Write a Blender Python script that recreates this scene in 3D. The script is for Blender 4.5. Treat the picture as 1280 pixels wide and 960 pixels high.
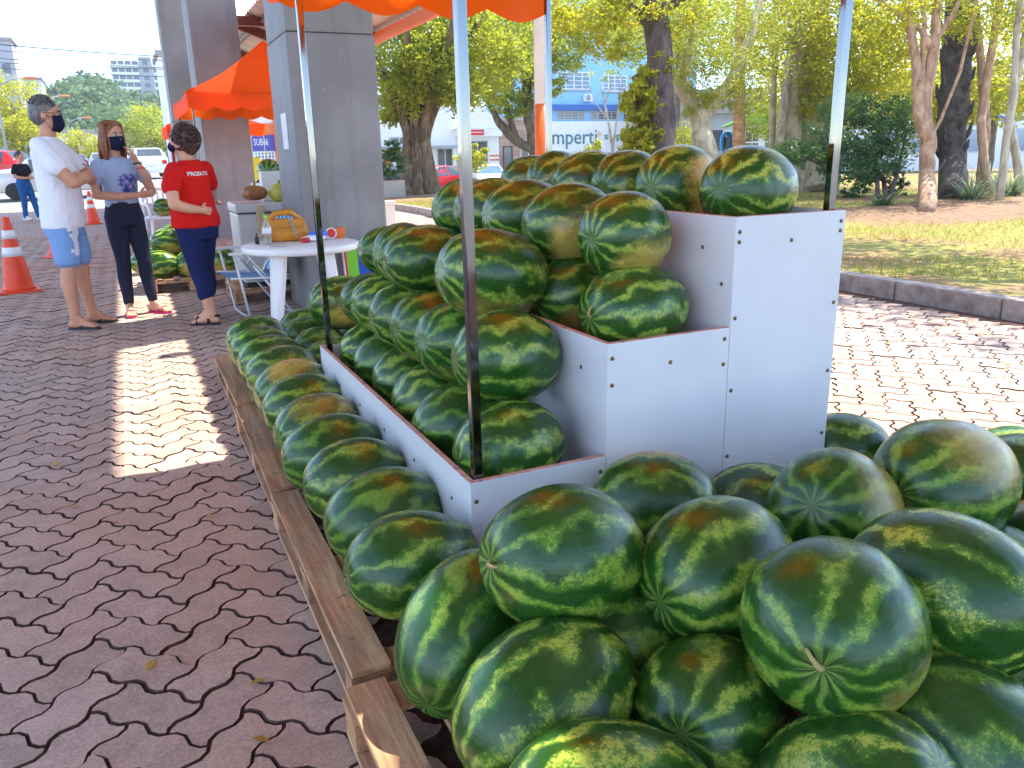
import bpy, bmesh, math, random
import numpy as np
from mathutils import Vector, Matrix, Quaternion
from mathutils.bvhtree import BVHTree
from mathutils import noise as mnoise
rad = math.radians
for o in list(bpy.data.objects):
    bpy.data.objects.remove(o)
scene = bpy.context.scene
col = scene.collection

# ------------------------------------------------------------ camera
CAM = Vector((0, 0, 1.352))
F, PITCH, ROLL, YAW = 996.0, rad(16.23), rad(-1.32), rad(25.02)
fw = Vector((math.sin(YAW) * math.cos(PITCH), math.cos(YAW) * math.cos(PITCH), -math.sin(PITCH)))
r0 = Vector((math.cos(YAW), -math.sin(YAW), 0)); u0 = r0.cross(fw)
rt = r0 * math.cos(ROLL) + u0 * math.sin(ROLL); up = -r0 * math.sin(ROLL) + u0 * math.cos(ROLL)
cd = bpy.data.cameras.new('camera'); cam = bpy.data.objects.new('camera', cd); col.objects.link(cam)
cd.sensor_width = 36; cd.lens = F / 1280 * 36; cd.clip_start = .05; cd.clip_end = 3000
cam.matrix_world = Matrix(((rt.x, up.x, -fw.x, CAM.x), (rt.y, up.y, -fw.y, CAM.y), (rt.z, up.z, -fw.z, CAM.z), (0, 0, 0, 1)))
scene.camera = cam

# ------------------------------------------------------------ light
SUN_EL, SUN_AZ = rad(60.5), rad(14)          # azimuth from +X towards +Y
sdir = Vector((math.cos(SUN_EL) * math.cos(SUN_AZ), math.cos(SUN_EL) * math.sin(SUN_AZ), math.sin(SUN_EL)))
w = bpy.data.worlds.new('World'); scene.world = w; w.use_nodes = True
nt = w.node_tree; N = nt.nodes; N.clear()
sky = N.new('ShaderNodeTexSky'); sky.sky_type = 'NISHITA'; sky.sun_disc = False
sky.sun_elevation = SUN_EL; sky.sun_rotation = math.atan2(sdir.x, sdir.y); sky.air_density = .8; sky.dust_density = .05; sky.ozone_density = 4.0; sky.altitude = 800
tc = N.new('ShaderNodeTexCoord'); mp = N.new('ShaderNodeMapping'); mp.inputs['Scale'].default_value = (1.1, 1.1, 3.2); mp.inputs['Location'].default_value = (.35, .1, .2)
nz = N.new('ShaderNodeTexNoise'); nz.inputs['Scale'].default_value = 2.6; nz.inputs['Detail'].default_value = 7; nz.inputs['Roughness'].default_value = .55
rp = N.new('ShaderNodeValToRGB'); rp.color_ramp.elements[0].position = .50; rp.color_ramp.elements[1].position = .72
mx = N.new('ShaderNodeMix'); mx.data_type = 'RGBA'; mx.inputs['B'].default_value = (6.2, 6.4, 6.7, 1)
bg = N.new('ShaderNodeBackground'); bg.inputs['Strength'].default_value = .13; wo = N.new('ShaderNodeOutputWorld')
L = nt.links.new
L(tc.outputs['Generated'], mp.inputs['Vector']); L(mp.outputs['Vector'], nz.inputs['Vector']); L(nz.outputs['Fac'], rp.inputs['Fac'])
L(rp.outputs['Color'], mx.inputs['Factor']); L(sky.outputs['Color'], mx.inputs['A']); L(mx.outputs['Result'], bg.inputs['Color']); L(bg.outputs['Background'], wo.inputs['Surface'])
sl = bpy.data.lights.new('sun', 'SUN'); sl.energy = 2.35; sl.angle = rad(.5); sl.color = (1, .93, .80)
so = bpy.data.objects.new('sun', sl); col.objects.link(so); so.rotation_euler = sdir.to_track_quat('Z', 'Y').to_euler(); so.location = (8, 4, 12)
vs = scene.view_settings; vs.view_transform = 'Standard'; vs.look = 'None'; vs.gamma = 1; vs.use_curve_mapping = False
vs.exposure = 2.3
scene.render.engine = 'CYCLES'
scene.cycles.max_bounces = 10; scene.cycles.diffuse_bounces = 5; scene.cycles.transparent_max_bounces = 12

# ------------------------------------------------------------ helpers
rng = random.Random(7)
def S(r, g, b):
    f = lambda c: (c / 255 / 12.92) if c / 255 <= .04045 else ((c / 255 + .055) / 1.055) ** 2.4
    return (f(r), f(g), f(b))
def tag(o, label=None, cat=None, group=None, kind=None):
    if label: o['label'] = label
    if cat: o['category'] = cat
    if group: o['group'] = group
    if kind: o['kind'] = kind
    return o
def link(o, parent=None):
    col.objects.link(o)
    if parent is not None: o.parent = parent
    return o
def empty(name, loc=(0, 0, 0), rz=0, parent=None):
    o = bpy.data.objects.new(name, None); o.location = loc; o.rotation_euler = (0, 0, rz); o.empty_display_size = .1
    return link(o, parent)
def copy_tree(o, parent=None):
    c = o.copy(); link(c)
    c.parent = parent
    for ch in list(o.children): copy_tree(ch, c)
    return c
def fast_mesh(name, V, Fc, smooth=False):
    """V (n,3) array, Fc list of faces or (m,k) array"""
    me = bpy.data.meshes.new(name)
    if isinstance(Fc, np.ndarray):
        V = np.asarray(V, dtype=np.float32); m, k = Fc.shape
        me.vertices.add(len(V)); me.vertices.foreach_set('co', V.ravel())
        me.loops.add(m * k); me.loops.foreach_set('vertex_index', Fc.ravel().astype(np.int32))
        me.polygons.add(m); me.polygons.foreach_set('loop_start', np.arange(0, m * k, k, dtype=np.int32)); me.polygons.foreach_set('loop_total', np.full(m, k, dtype=np.int32))
        me.update(calc_edges=True); me.validate()
    else:
        me.from_pydata([tuple(v) for v in V], [], Fc); me.update()
    if smooth: me.polygons.foreach_set('use_smooth', [True] * len(me.polygons))
    return me
class MB:
    def __init__(s): s.v = []; s.f = []; s.sm = []
    def add(s, V, Fc, smooth=False):
        n = len(s.v); s.v += [tuple(v) for v in V]; s.f += [tuple(i + n for i in f) for f in Fc]; s.sm += [smooth] * len(Fc); return s
    def box(s, x0, y0, z0, x1, y1, z1, M=None):
        V = [(x, y, z) for z in (z0, z1) for y in (y0, y1) for x in (x0, x1)]
        if M is not None: V = [M @ Vector(v) for v in V]
        return s.add(V, [(0, 2, 3, 1), (4, 5, 7, 6), (0, 1, 5, 4), (2, 6, 7, 3), (0, 4, 6, 2), (1, 3, 7, 5)])
    def cbox(s, c, size, M=None):
        x, y, z = c; a, b, d = [q / 2 for q in size]; return s.box(x - a, y - b, z - d, x + a, y + b, z + d, M)
    def bevbox(s, x0, y0, z0, x1, y1, z1, b=.01, M=None):
        x0, x1 = min(x0, x1), max(x0, x1); y0, y1 = min(y0, y1), max(y0, y1); z0, z1 = min(z0, z1), max(z0, z1)
        bm = bmesh.new(); bmesh.ops.create_cube(bm, size=1)
        for v in bm.verts: v.co = Vector((x0 + (v.co.x + .5) * (x1 - x0), y0 + (v.co.y + .5) * (y1 - y0), z0 + (v.co.z + .5) * (z1 - z0)))
        bmesh.ops.bevel(bm, geom=bm.edges[:], offset=b, segments=2, profile=.6, affect='EDGES')
        V = [v.co.copy() for v in bm.verts]; bm.verts.index_update()
        if M is not None: V = [M @ v for v in V]
        s.add(V, [[v.index for v in f.verts] for f in bm.faces]); bm.free(); return s
    def tube(s, pts, rs, n=8, cap=True, flat=1.0, smooth=True, upv=None):
        pts = [Vector(q) for q in pts]
        if not hasattr(rs, '__len__'): rs = [rs] * len(pts)
        base = []; prev = None; V = []; Fc = []
        for i, q in enumerate(pts):
            t = (pts[min(i + 1, len(pts) - 1)] - pts[max(i - 1, 0)])
            t = t.normalized() if t.length > 1e-9 else Vector((0, 0, 1))
            if prev is None:
                a = Vector(upv) if upv else (Vector((0, 0, 1)) if abs(t.z) < .9 else Vector((1, 0, 0)))
            else: a = prev
            a = (a - t * a.dot(t)).normalized(); b = t.cross(a); prev = a
            for k in range(n):
                th = 2 * math.pi * k / n
                V.append(q + (a * math.cos(th) + b * math.sin(th) * flat) * rs[i])
        for i in range(len(pts) - 1):
            for k in range(n):
                k2 = (k + 1) % n; Fc.append((i * n + k, i * n + k2, (i + 1) * n + k2, (i + 1) * n + k))
        s.add(V, Fc, smooth)
        if cap:
            m = len(s.v) - len(V); s.f.append(tuple(m + k for k in reversed(range(n)))); s.f.append(tuple(m + (len(pts) - 1) * n + k for k in range(n))); s.sm += [False, False]
        return s
    def lathe(s, prof, n=24, c=(0, 0, 0), M=None, smooth=True):
        V = []; Fc = []
        for (r, z) in prof:
            for k in range(n):
                th = 2 * math.pi * k / n; V.append(Vector((c[0] + r * math.cos(th), c[1] + r * math.sin(th), c[2] + z)))
        for i in range(len(prof) - 1):
            for k in range(n):
                k2 = (k + 1) % n; Fc.append((i * n + k, i * n + k2, (i + 1) * n + k2, (i + 1) * n + k))
        Fc.append(tuple(reversed(range(n)))); Fc.append(tuple((len(prof) - 1) * n + k for k in range(n)))
        if M is not None: V = [M @ v for v in V]
        return s.add(V, Fc, smooth)
    def ell(s, c, r, n=16, m=10, M=None):
        V = []; Fc = []
        R = M.to_3x3() if M is not None else Matrix.Identity(3)
        for i in range(1, m):
            ph = math.pi * i / m
            for k in range(n):
                th = 2 * math.pi * k / n
                V.append(Vector(c) + R @ Vector((r[0] * math.sin(ph) * math.cos(th), r[1] * math.sin(ph) * math.sin(th), r[2] * math.cos(ph))))
        V.append(Vector(c) + R @ Vector((0, 0, r[2]))); V.append(Vector(c) + R @ Vector((0, 0, -r[2])))
        T = len(V) - 2
        for i in range(m - 2):
            for k in range(n): Fc.append((i * n + k, (i + 1) * n + k, (i + 1) * n + (k + 1) % n, i * n + (k + 1) % n))
        for k in range(n):
            Fc.append((T, k, (k + 1) % n)); Fc.append((T + 1, (m - 2) * n + (k + 1) % n, (m - 2) * n + k))
        return s.add(V, Fc, True)
    def cap(s, p0, r0, p1, r1, n=12):
        """tapered capsule"""
        p0 = Vector(p0); p1 = Vector(p1); d = (p1 - p0); L_ = d.length; q = d.to_track_quat('Z', 'Y').to_matrix().to_4x4(); q.translation = p0
        prof = [(r0 * math.cos(a), r0 * math.sin(a)) for a in (rad(-85), rad(-60), rad(-30), 0)]
        prof += [(r1 * math.cos(a), L_ + r1 * math.sin(a)) for a in (0, rad(30), rad(60), rad(85))]
        return s.lathe(prof, n, (0, 0, 0), q)
    def prism(s, poly, y0, y1, M=None):
        """polygon in xz extruded along y"""
        n = len(poly); V = [Vector((x, y0, z)) for x, z in poly] + [Vector((x, y1, z)) for x, z in poly]
        if M is not None: V = [M @ v for v in V]
        Fc = [tuple(range(n)), tuple(range(2 * n - 1, n - 1, -1))] + [(i, i + n, (i + 1) % n + n, (i + 1) % n) for i in range(n)]
        return s.add(V, Fc)
    def mesh(s, name):
        me = bpy.data.meshes.new(name); me.from_pydata(s.v, [], s.f); me.update()
        me.polygons.foreach_set('use_smooth', s.sm)
        bm = bmesh.new(); bm.from_mesh(me); bmesh.ops.recalc_face_normals(bm, faces=bm.faces[:]); bm.to_mesh(me); bm.free()
        return me
    def build(s, name, mat, parent=None, loc=None, rot=None):
        me = s.mesh(name); me.materials.append(mat); o = bpy.data.objects.new(name, me)
        if loc is not None: o.location = loc
        if rot is not None: o.rotation_euler = rot
        return link(o, parent)
def obj(name, me, mat=None, parent=None, loc=None):
    if mat is not None: me.materials.append(mat)
    o = bpy.data.objects.new(name, me)
    if loc is not None: o.location = loc
    return link(o, parent)
def bx(name, mat, parent, x0, y0, z0, x1, y1, z1, b=0):
    m = MB(); (m.bevbox(x0, y0, z0, x1, y1, z1, b) if b else m.box(x0, y0, z0, x1, y1, z1)); return m.build(name, mat, parent)
def evald(o, name):
    dg = bpy.context.evaluated_depsgraph_get(); dg.update(); me = bpy.data.meshes.new_from_object(o.evaluated_get(dg)); me.name = name
    return me
def remeshed(name, mb, mat, parent=None, voxel=.01, smooth=4, fac=.5, fold=0, fseed=0):
    t = bpy.data.objects.new('tmp', mb.mesh('tmp')); col.objects.link(t)
    md = t.modifiers.new('r', 'REMESH'); md.mode = 'VOXEL'; md.voxel_size = voxel
    ms = t.modifiers.new('s', 'SMOOTH'); ms.iterations = smooth; ms.factor = fac
    me = evald(t, name); bpy.data.objects.remove(t)
    if fold:
        nn_ = [v.normal.copy() for v in me.vertices]; cc_ = [v.co.copy() for v in me.vertices]; out_ = []
        for co_, no_ in zip(cc_, nn_):
            q = Vector((co_.x * 9 + co_.z * 5, co_.y * 9 - co_.z * 3, co_.z * 5 + fseed)); a = 1 - abs(mnoise.noise(q)) * 2.2; b = mnoise.noise(q * 2.3)
            out_ += list(co_ + no_ * fold * (a * .8 + b * .5 - .3))
        me.vertices.foreach_set('co', out_); me.update()
    me.polygons.foreach_set('use_smooth', [True] * len(me.polygons)); me.materials.clear(); me.materials.append(mat)
    return obj(name, me, None, parent)
def text(name, body, size, mat, parent, M, extrude=.004, ax='CENTER', sx=1.0, shear=0, bold=0):
    cu = bpy.data.curves.new('t', 'FONT'); cu.body = body; cu.size = size; cu.extrude = extrude; cu.align_x = ax; cu.align_y = 'CENTER'; cu.resolution_u = 3; cu.shear = shear; cu.offset = bold
    t = bpy.data.objects.new('tmp', cu); col.objects.link(t); me = evald(t, name); bpy.data.objects.remove(t)
    me.transform(M @ Matrix.Diagonal((sx, 1, 1, 1))); me.materials.clear(); me.materials.append(mat)
    return obj(name, me, None, parent)

# ------------------------------------------------------------ materials
class MT:
    def __init__(s, name):
        s.m = bpy.data.materials.new(name); s.m.use_nodes = True; s.t = s.m.node_tree; s.n = s.t.nodes; s.b = s.n['Principled BSDF']; s.out = s.n['Material Output']
    def node(s, ty, **k):
        n = s.n.new(ty)
        for a, v in k.items():
            if hasattr(n, a) and a not in n.inputs: setattr(n, a, v)
            else: n.inputs[a].default_value = v
        return n
    def l(s, a, b): s.t.links.new(a, b)
    def coord(s, kind='Object', scale=(1, 1, 1)):
        c = s.node('ShaderNodeTexCoord'); m = s.node('ShaderNodeMapping'); m.inputs['Scale'].default_value = scale; s.l(c.outputs[kind], m.inputs['Vector']); return m.outputs['Vector']
    def pos(s, scale=(1, 1, 1)):
        c = s.node('ShaderNodeNewGeometry'); m = s.node('ShaderNodeMapping'); m.inputs['Scale'].default_value = scale; s.l(c.outputs['Position'], m.inputs['Vector']); return m.outputs['Vector']
    def noise(s, vec, scale, detail=4, rough=.55, dist=0):
        n = s.node('ShaderNodeTexNoise'); n.inputs['Scale'].default_value = scale; n.inputs['Detail'].default_value = detail; n.inputs['Roughness'].default_value = rough; n.inputs['Distortion'].default_value = dist
        if vec is not None: s.l(vec, n.inputs['Vector'])
        return n.outputs['Fac']
    def ramp(s, fac, stops):
        r = s.node('ShaderNodeValToRGB'); e = r.color_ramp.elements
        while len(e) < len(stops): e.new(.5)
        for i, (p_, c) in enumerate(stops):
            e[i].position = p_; c = c if hasattr(c, '__len__') else (c, c, c); e[i].color = (*c, 1)
        s.l(fac, r.inputs['Fac']); return r.outputs['Color']
    def math(s, op, a, b=None, c=None, clamp=False):
        n = s.node('ShaderNodeMath', operation=op); n.use_clamp = clamp
        for i, v in enumerate((a, b, c)):
            if v is None: continue
            if isinstance(v, (int, float)): n.inputs[i].default_value = v
            else: s.l(v, n.inputs[i])
        return n.outputs[0]
    def mix(s, fac, a, b, blend='MIX'):
        n = s.node('ShaderNodeMix', data_type='RGBA', blend_type=blend)
        for k, v in (('Factor', fac), ('A', a), ('B', b)):
            i = n.inputs[k] if k == 'Factor' else [q for q in n.inputs if q.name == k and q.type == 'RGBA'][0]
            if isinstance(v, (int, float)): i.default_value = v
            elif isinstance(v, tuple): i.default_value = (*v[:3], 1)
            else: s.l(v, i)
        return [q for q in n.outputs if q.type == 'RGBA'][0]
    def bump(s, h, strength=.3, dist=.01):
        b = s.node('ShaderNodeBump'); b.inputs['Strength'].default_value = strength; b.inputs['Distance'].default_value = dist; s.l(h, b.inputs['Height']); s.l(b.outputs['Normal'], s.b.inputs['Normal'])
    def set(s, color=None, rough=None, metal=None, spec=None, **k):
        if color is not None:
            if isinstance(color, tuple): s.b.inputs['Base Color'].default_value = (*color[:3], 1)
            else: s.l(color, s.b.inputs['Base Color'])
        for nm, v in (('Roughness', rough), ('Metallic', metal), ('Specular IOR Level', spec)):
            if v is None: continue
            if isinstance(v, (int, float)): s.b.inputs[nm].default_value = v
            else: s.l(v, s.b.inputs[nm])
        for nm, v in k.items(): s.b.inputs[nm].default_value = v
        return s
    def rnd(s):
        return s.node('ShaderNodeObjectInfo').outputs['Random']
def vary(c, k): return tuple(min(1, max(0, q * k)) for q in c)
def simple(name, c, rough=.6, metal=0, var=.16, scale=6, bump=0, bscale=60, spec=.5, coord='pos'):
    t = MT(name); v = t.pos() if coord == 'pos' else t.coord('Object')
    f = t.noise(v, scale, 5, .6)
    t.set(t.ramp(f, [(.3, vary(c, 1 - var)), (.7, vary(c, 1 + var))]), rough, metal, spec)
    if bump: t.bump(t.noise(v, bscale, 4), bump, .004)
    return t.m
M = {}
t = MT('grey_column_paint'); v = t.pos(); f = t.noise(v, 1.6, 5, .6); st = t.noise(t.pos((7, 7, .5)), 1.3, 5, .65); bl = t.noise(v, 5, 6, .75)
c = t.ramp(f, [(.3, S(122, 120, 121)), (.7, S(144, 143, 144))]); c = t.mix(t.ramp(st, [(.52, 0), (.72, .45)]), c, S(100, 96, 94)); c = t.mix(t.ramp(bl, [(.66, 0), (.70, .5)]), c, S(170, 168, 166)); t.set(c, .62); t.bump(t.math('ADD', t.noise(v, 60, 4), bl), .35, .006); M['col'] = t.m
M['white_plastic'] = simple('white_plastic', (.78, .78, .78), .35, 0, .03, 5)
M['enamel'] = simple('white_enamel', (.62, .62, .60), .3, 0, .08, 3)
M['beige'] = simple('beige_plastic', S(200, 180, 140), .5)
M['dark'] = simple('dark_plastic', (.02, .02, .022), .5)
M['steel'] = simple('brushed_steel', (.5, .5, .5), .35, 1, .1, 30)
M['red_steel'] = simple('red_brown_steel', S(105, 42, 24), .5, 0, .15, 5)
M['orange_paint'] = simple('orange_paint', S(225, 98, 20), .4, 0, .08, 3)
M['white_paint'] = simple('white_paint', (.75, .75, .74), .45, 0, .06, 2)
M['alu'] = simple('white_aluminium', (.7, .71, .73), .35, .2, .05, 20)
M['blue_wall'] = simple('blue_wall', S(140, 194, 230), .7, 0, .06, .6)
M['blue_dark'] = simple('blue_trim', S(50, 98, 170), .6, 0, .06, 1)
M['white_wall'] = simple('white_wall', S(226, 226, 226), .8, 0, .05, .8)
M['cream_wall'] = simple('cream_wall', S(222, 214, 200), .8, 0, .07, .8)
M['grey_wall'] = simple('grey_wall', S(160, 160, 165), .8, 0, .07, .8)
M['orange_wall'] = simple('orange_wall', S(225, 115, 60), .7, 0, .07, .8)
M['indigo_wall'] = simple('indigo_wall', S(70, 78, 160), .6, 0, .06, .8)
M['glass'] = simple('dark_glass', (.05, .06, .07), .08, 0, .3, .7, spec=.8)
M['glass_blue'] = simple('blue_glass', (.12, .2, .3), .08, 0, .3, .7, spec=.8)
M['frame'] = simple('window_frame', (.45, .46, .48), .5)
M['grey_metal'] = simple('grey_shutter', S(150, 155, 162), .5, .2, .1, 2)
M['teal'] = simple('teal_letter', S(45, 115, 125), .5)
M['gold'] = simple('pale_gold', S(222, 190, 150), .5)
M['redsign'] = simple('red_sign', S(200, 45, 40), .5)
M['rubber'] = simple('rubber', (.018, .018, .019), .8)
M['rim'] = simple('wheel_rim', (.45, .45, .47), .35, .8)
M['car_white'] = simple('white_car_paint', (.76, .77, .78), .2, 0, .02, 2)
M['car_silver'] = simple('silver_car_paint', (.5, .51, .53), .25, .4, .04, 2)
M['car_red'] = simple('red_car_paint', S(200, 20, 24), .22, 0, .06, 2)
M['car_dark'] = simple('dark_car_paint', (.04, .045, .055), .2, 0, .1, 2)
M['lamp_red'] = simple('red_lens', S(190, 20, 15), .2)
M['lamp_clear'] = simple('clear_lens', (.7, .72, .75), .12)
M['concrete'] = simple('concrete', S(168, 164, 160), .85, 0, .14, 3, .3, 70)
M['cone'] = simple('cone_orange', S(232, 66, 14), .45, 0, .1, 8)
M['cone_white'] = simple('cone_band', (.78, .78, .78), .4)
M['green_roof'] = simple('green_roof', S(110, 165, 60), .6, 0, .08, 1.5)
M['brown_roof'] = simple('grey_tile_roof', S(150, 140, 135), .8, 0, .15, 3)
M['blue_dome'] = simple('blue_dome', S(30, 140, 220), .3, 0, .05, 2)
M['soil'] = simple('bare_soil', S(134, 104, 80), .95, 0, .35, 7, .5, 40)
M['yellow_tile'] = simple('yellow_tile', S(228, 196, 96), .8, 0, .12, 3, .2, 60)
M['paper'] = simple('paper', (.75, .76, .78), .7)
M['wire'] = simple('cable', (.03, .03, .03), .6)
# melamine board with faint smudges
t = MT('white_melamine'); v = t.pos()
f = t.noise(v, 2.5, 5, .6); f2 = t.noise(v, 45, 3, .7)
c = t.ramp(f, [(.3, (.66, .66, .68)), (.7, (.74, .74, .75))]); f3 = t.noise(t.pos((3, 3, 5)), 1.6, 6, .75); c = t.mix(t.ramp(f3, [(.62, 0), (.74, .3)]), c, (.52, .49, .46)); c = t.mix(t.ramp(f2, [(.68, 0), (.76, .5)]), c, (.36, .32, .30)); t.set(c, .34); t.bump(f2, .03, .002); M['melamine'] = t.m
t = MT('raw_board_edge'); v = t.pos(); f = t.noise(v, 26, 5, .7)
t.set(t.ramp(f, [(.32, S(96, 44, 32)), (.45, S(196, 150, 136)), (.7, S(214, 176, 160))]), .7); M['edge'] = t.m
# pallet timber
t = MT('pallet_wood'); g_ = t.node('ShaderNodeTexCoord'); oi = t.rnd()
mp = t.node('ShaderNodeMapping'); mp.inputs['Scale'].default_value = (26, 2.2, 26); t.l(g_.outputs['Object'], mp.inputs['Vector'])
vm = t.node('ShaderNodeVectorMath', operation='ADD'); t.l(mp.outputs['Vector'], vm.inputs[0]); sc_ = t.math('MULTIPLY', oi, 57.0); t.l(sc_, vm.inputs[1])
f = t.noise(vm.outputs[0], 1.0, 6, .6, .6); f2 = t.noise(t.pos(), 14, 4, .6); f3 = t.noise(t.pos(), 3, 3)
c = t.ramp(f, [(.25, S(112, 70, 46)), (.5, S(184, 136, 96)), (.75, S(220, 178, 132))])
c = t.mix(t.ramp(f2, [(.62, 0), (.72, .7)]), c, S(70, 46, 32)); c = t.mix(t.ramp(f3, [(.4, 0), (.7, .45)]), c, S(142, 124, 110))
hs = t.node('ShaderNodeHueSaturation'); t.l(c, hs.inputs['Color']); t.l(t.math('ADD', t.math('MULTIPLY', oi, .5), .72), hs.inputs['Value'])
t.set(hs.outputs['Color'], .8); t.bump(t.math('ADD', f, f2), .8, .006); M['wood'] = t.m
# chrome post
t = MT('chrome_post'); f = t.noise(t.pos((30, 30, 3)), 1.5, 4); t.set((.22, .215, .215), t.ramp(f, [(.3, .03), (.75, .16)]), 1); M['chrome'] = t.m
# orange canopy cloth (lets light through)
t = MT('orange_cloth'); f = t.noise(t.pos(), 3, 4)
c = t.ramp(f, [(.3, S(236, 78, 8)), (.7, S(248, 100, 18))]); t.set(c, .45)
tr = t.node('ShaderNodeBsdfTranslucent'); tr.inputs['Color'].default_value = (1, .16, .008, 1); ms = t.node('ShaderNodeMixShader'); ms.inputs[0].default_value = .75
t.l(t.b.outputs[0], ms.inputs[1]); t.l(tr.outputs[0], ms.inputs[2]); t.l(ms.outputs[0], t.out.inputs['Surface']); t.bump(t.math('ADD', t.noise(t.pos((1, 1, 3)), 6, 4, .6, 1.0), t.math('MULTIPLY', t.noise(t.pos(), 300, 2), .03)), .35, .03); M['cloth'] = t.m
# corrugated roof
t = MT('roof_sheet'); f = t.noise(t.pos((1, 6, 1)), 1.2, 4); t.set(t.ramp(f, [(.3, S(186, 176, 166)), (.7, S(214, 206, 198))]), .45, .15); M['roof'] = t.m
# pavers
def paver_mat(name, base, far=False):
    t = MT(name); v = t.pos()
    oi = t.rnd(); at = t.node('ShaderNodeAttribute', attribute_name='rnd'); r = t.math('FRACT', t.math('ADD', oi, at.outputs['Fac']))
    g1 = t.noise(v, 110, 4, .85); g2 = t.noise(v, 11, 6, .7); g3 = t.noise(v, .55, 3, .5)
    c = t.ramp(r, [(0, vary(base, .70)), (.5, base), (1, (base[0] * 1.18, base[1] * 1.2, base[2] * 1.24))])
    c = t.mix(.55, c, t.ramp(g2, [(.3, vary(base, .62)), (.7, vary(base, 1.28))]))
    c = t.mix(t.ramp(g3, [(.42, 0), (.62, .6)]), c, (base[0] * 1.0, base[1] * .80, base[2] * .66)); g5 = t.noise(v, 1.7, 6, .7); c = t.mix(t.ramp(g5, [(.54, 0), (.68, .5)]), c, vary(base, .55))
    c = t.mix(.5, c, t.ramp(g1, [(.32, (.2, .2, .2)), (.68, (.85, .85, .85))]), 'OVERLAY')
    sp = t.noise(v, 5.5, 6, .75); c = t.mix(t.ramp(sp, [(.66, 0), (.74, .55)]), c, vary(base, .35))
    if far:
        b = t.node('ShaderNodeTexBrick'); b.inputs['Scale'].default_value = 1; b.inputs['Mortar Size'].default_value = .012; b.inputs['Brick Width'].default_value = .29; b.inputs['Row Height'].default_value = .15
        mpp = t.node('ShaderNodeMapping'); mpp.inputs['Rotation'].default_value = (0, 0, rad(12)); t.l(v, mpp.inputs['Vector'])
        nd = t.node('ShaderNodeTexNoise'); nd.inputs['Scale'].default_value = 9; t.l(v, nd.inputs['Vector'])
        ad = t.node('ShaderNodeVectorMath', operation='MULTIPLY_ADD'); ad.inputs[1].default_value = (.09, .09, 0); t.l(nd.outputs['Color'], ad.inputs[0]); t.l(mpp.outputs['Vector'], ad.inputs[2]); t.l(ad.outputs[0], b.inputs['Vector'])
        c = t.mix(b.outputs['Fac'], c, vary(base, .3))
    t.set(c, .82, 0, .35); t.bump(t.math('ADD', g1, g2), .35, .004)
    return t.m
PB = (.475, .352, .288)
M['paver'] = paver_mat('paver_concrete', PB)
M['paver_far'] = paver_mat('paver_far_concrete', PB, True)
t = MT('joint_sand'); v = t.pos(); t.set(t.ramp(t.noise(v, 30, 4), [(.3, S(52, 32, 25)), (.7, S(96, 68, 54))]), .95); M['joint'] = t.m
t = MT('street_surface'); v = t.pos(); t.set(t.ramp(t.noise(v, 3, 6, .7), [(.3, (.20, .195, .19)), (.7, (.30, .29, .28))]), .9); M['street'] = t.m
t = MT('lawn_ground'); v = t.pos(); a = t.noise(v, .5, 4, .6); b_ = t.noise(v, 22, 5, .7)
gc = t.ramp(b_, [(.3, S(92, 92, 40)), (.55, S(142, 136, 62)), (.75, S(186, 168, 96))]); sc = t.ramp(b_, [(.3, S(110, 78, 56)), (.7, S(178, 138, 104))])
t.set(t.mix(t.ramp(a, [(.46, 0), (.58, 1)]), gc, sc), .95); t.bump(b_, .6, .03); M['lawn'] = t.m
# kerb
t = MT('kerb_concrete'); v = t.pos(); a = t.noise(v, 6, 5, .65); b_ = t.noise(v, 80, 3)
c = t.ramp(a, [(.3, S(120, 108, 102)), (.6, S(168, 156, 148)), (.8, S(190, 184, 178))]); t.set(c, .9); t.bump(t.math('ADD', a, b_), .4, .006); M['kerb'] = t.m
# foliage
def leaf_mat(name, dark, mid, light, trans=.35, gloss=.45):
    t = MT(name); at = t.node('ShaderNodeAttribute', attribute_name='rnd')
    c = t.ramp(at.outputs['Fac'], [(0, dark), (.5, mid), (.9, light), (1, (light[0] * 1.25, light[1] * 1.05, light[2] * .7))]); t.set(c, gloss, 0, .4)
    tr = t.node('ShaderNodeBsdfTranslucent'); cc = t.mix(.5, c, (light[0] * 1.3, light[1] * 1.3, light[2] * .6)); t.l(cc, tr.inputs['Color'])
    ms = t.node('ShaderNodeMixShader'); ms.inputs[0].default_value = trans; t.l(t.b.outputs[0], ms.inputs[1]); t.l(tr.outputs[0], ms.inputs[2]); t.l(ms.outputs[0], t.out.inputs['Surface'])
    return t.m
M['leaf'] = leaf_mat('ficus_leaves', (.12, .17, .015), (.30, .36, .03), (.52, .53, .07), .55)
M['leaf_yel'] = leaf_mat('yellow_green_leaves', (.14, .20, .015), (.33, .37, .03), (.58, .53, .05), .55)
M['leaf_fine'] = leaf_mat('fine_leaves', (.11, .17, .02), (.27, .33, .04), (.48, .48, .07), .5)
M['leaf_dark'] = leaf_mat('dark_shrub_leaves', (.03, .09, .035), (.07, .17, .06), (.16, .27, .09), .35, .35)
M['leaf_hill'] = leaf_mat('hill_leaves', (.06, .12, .06), (.11, .19, .08), (.20, .28, .11), .25, .7)
M['leaf_agave'] = leaf_mat('strap_leaves', (.05, .10, .06), (.12, .20, .12), (.30, .36, .22), .2)
M['grass'] = leaf_mat('grass_blades', (.12, .15, .03), (.26, .28, .06), (.46, .42, .12), .4, .7)
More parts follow.
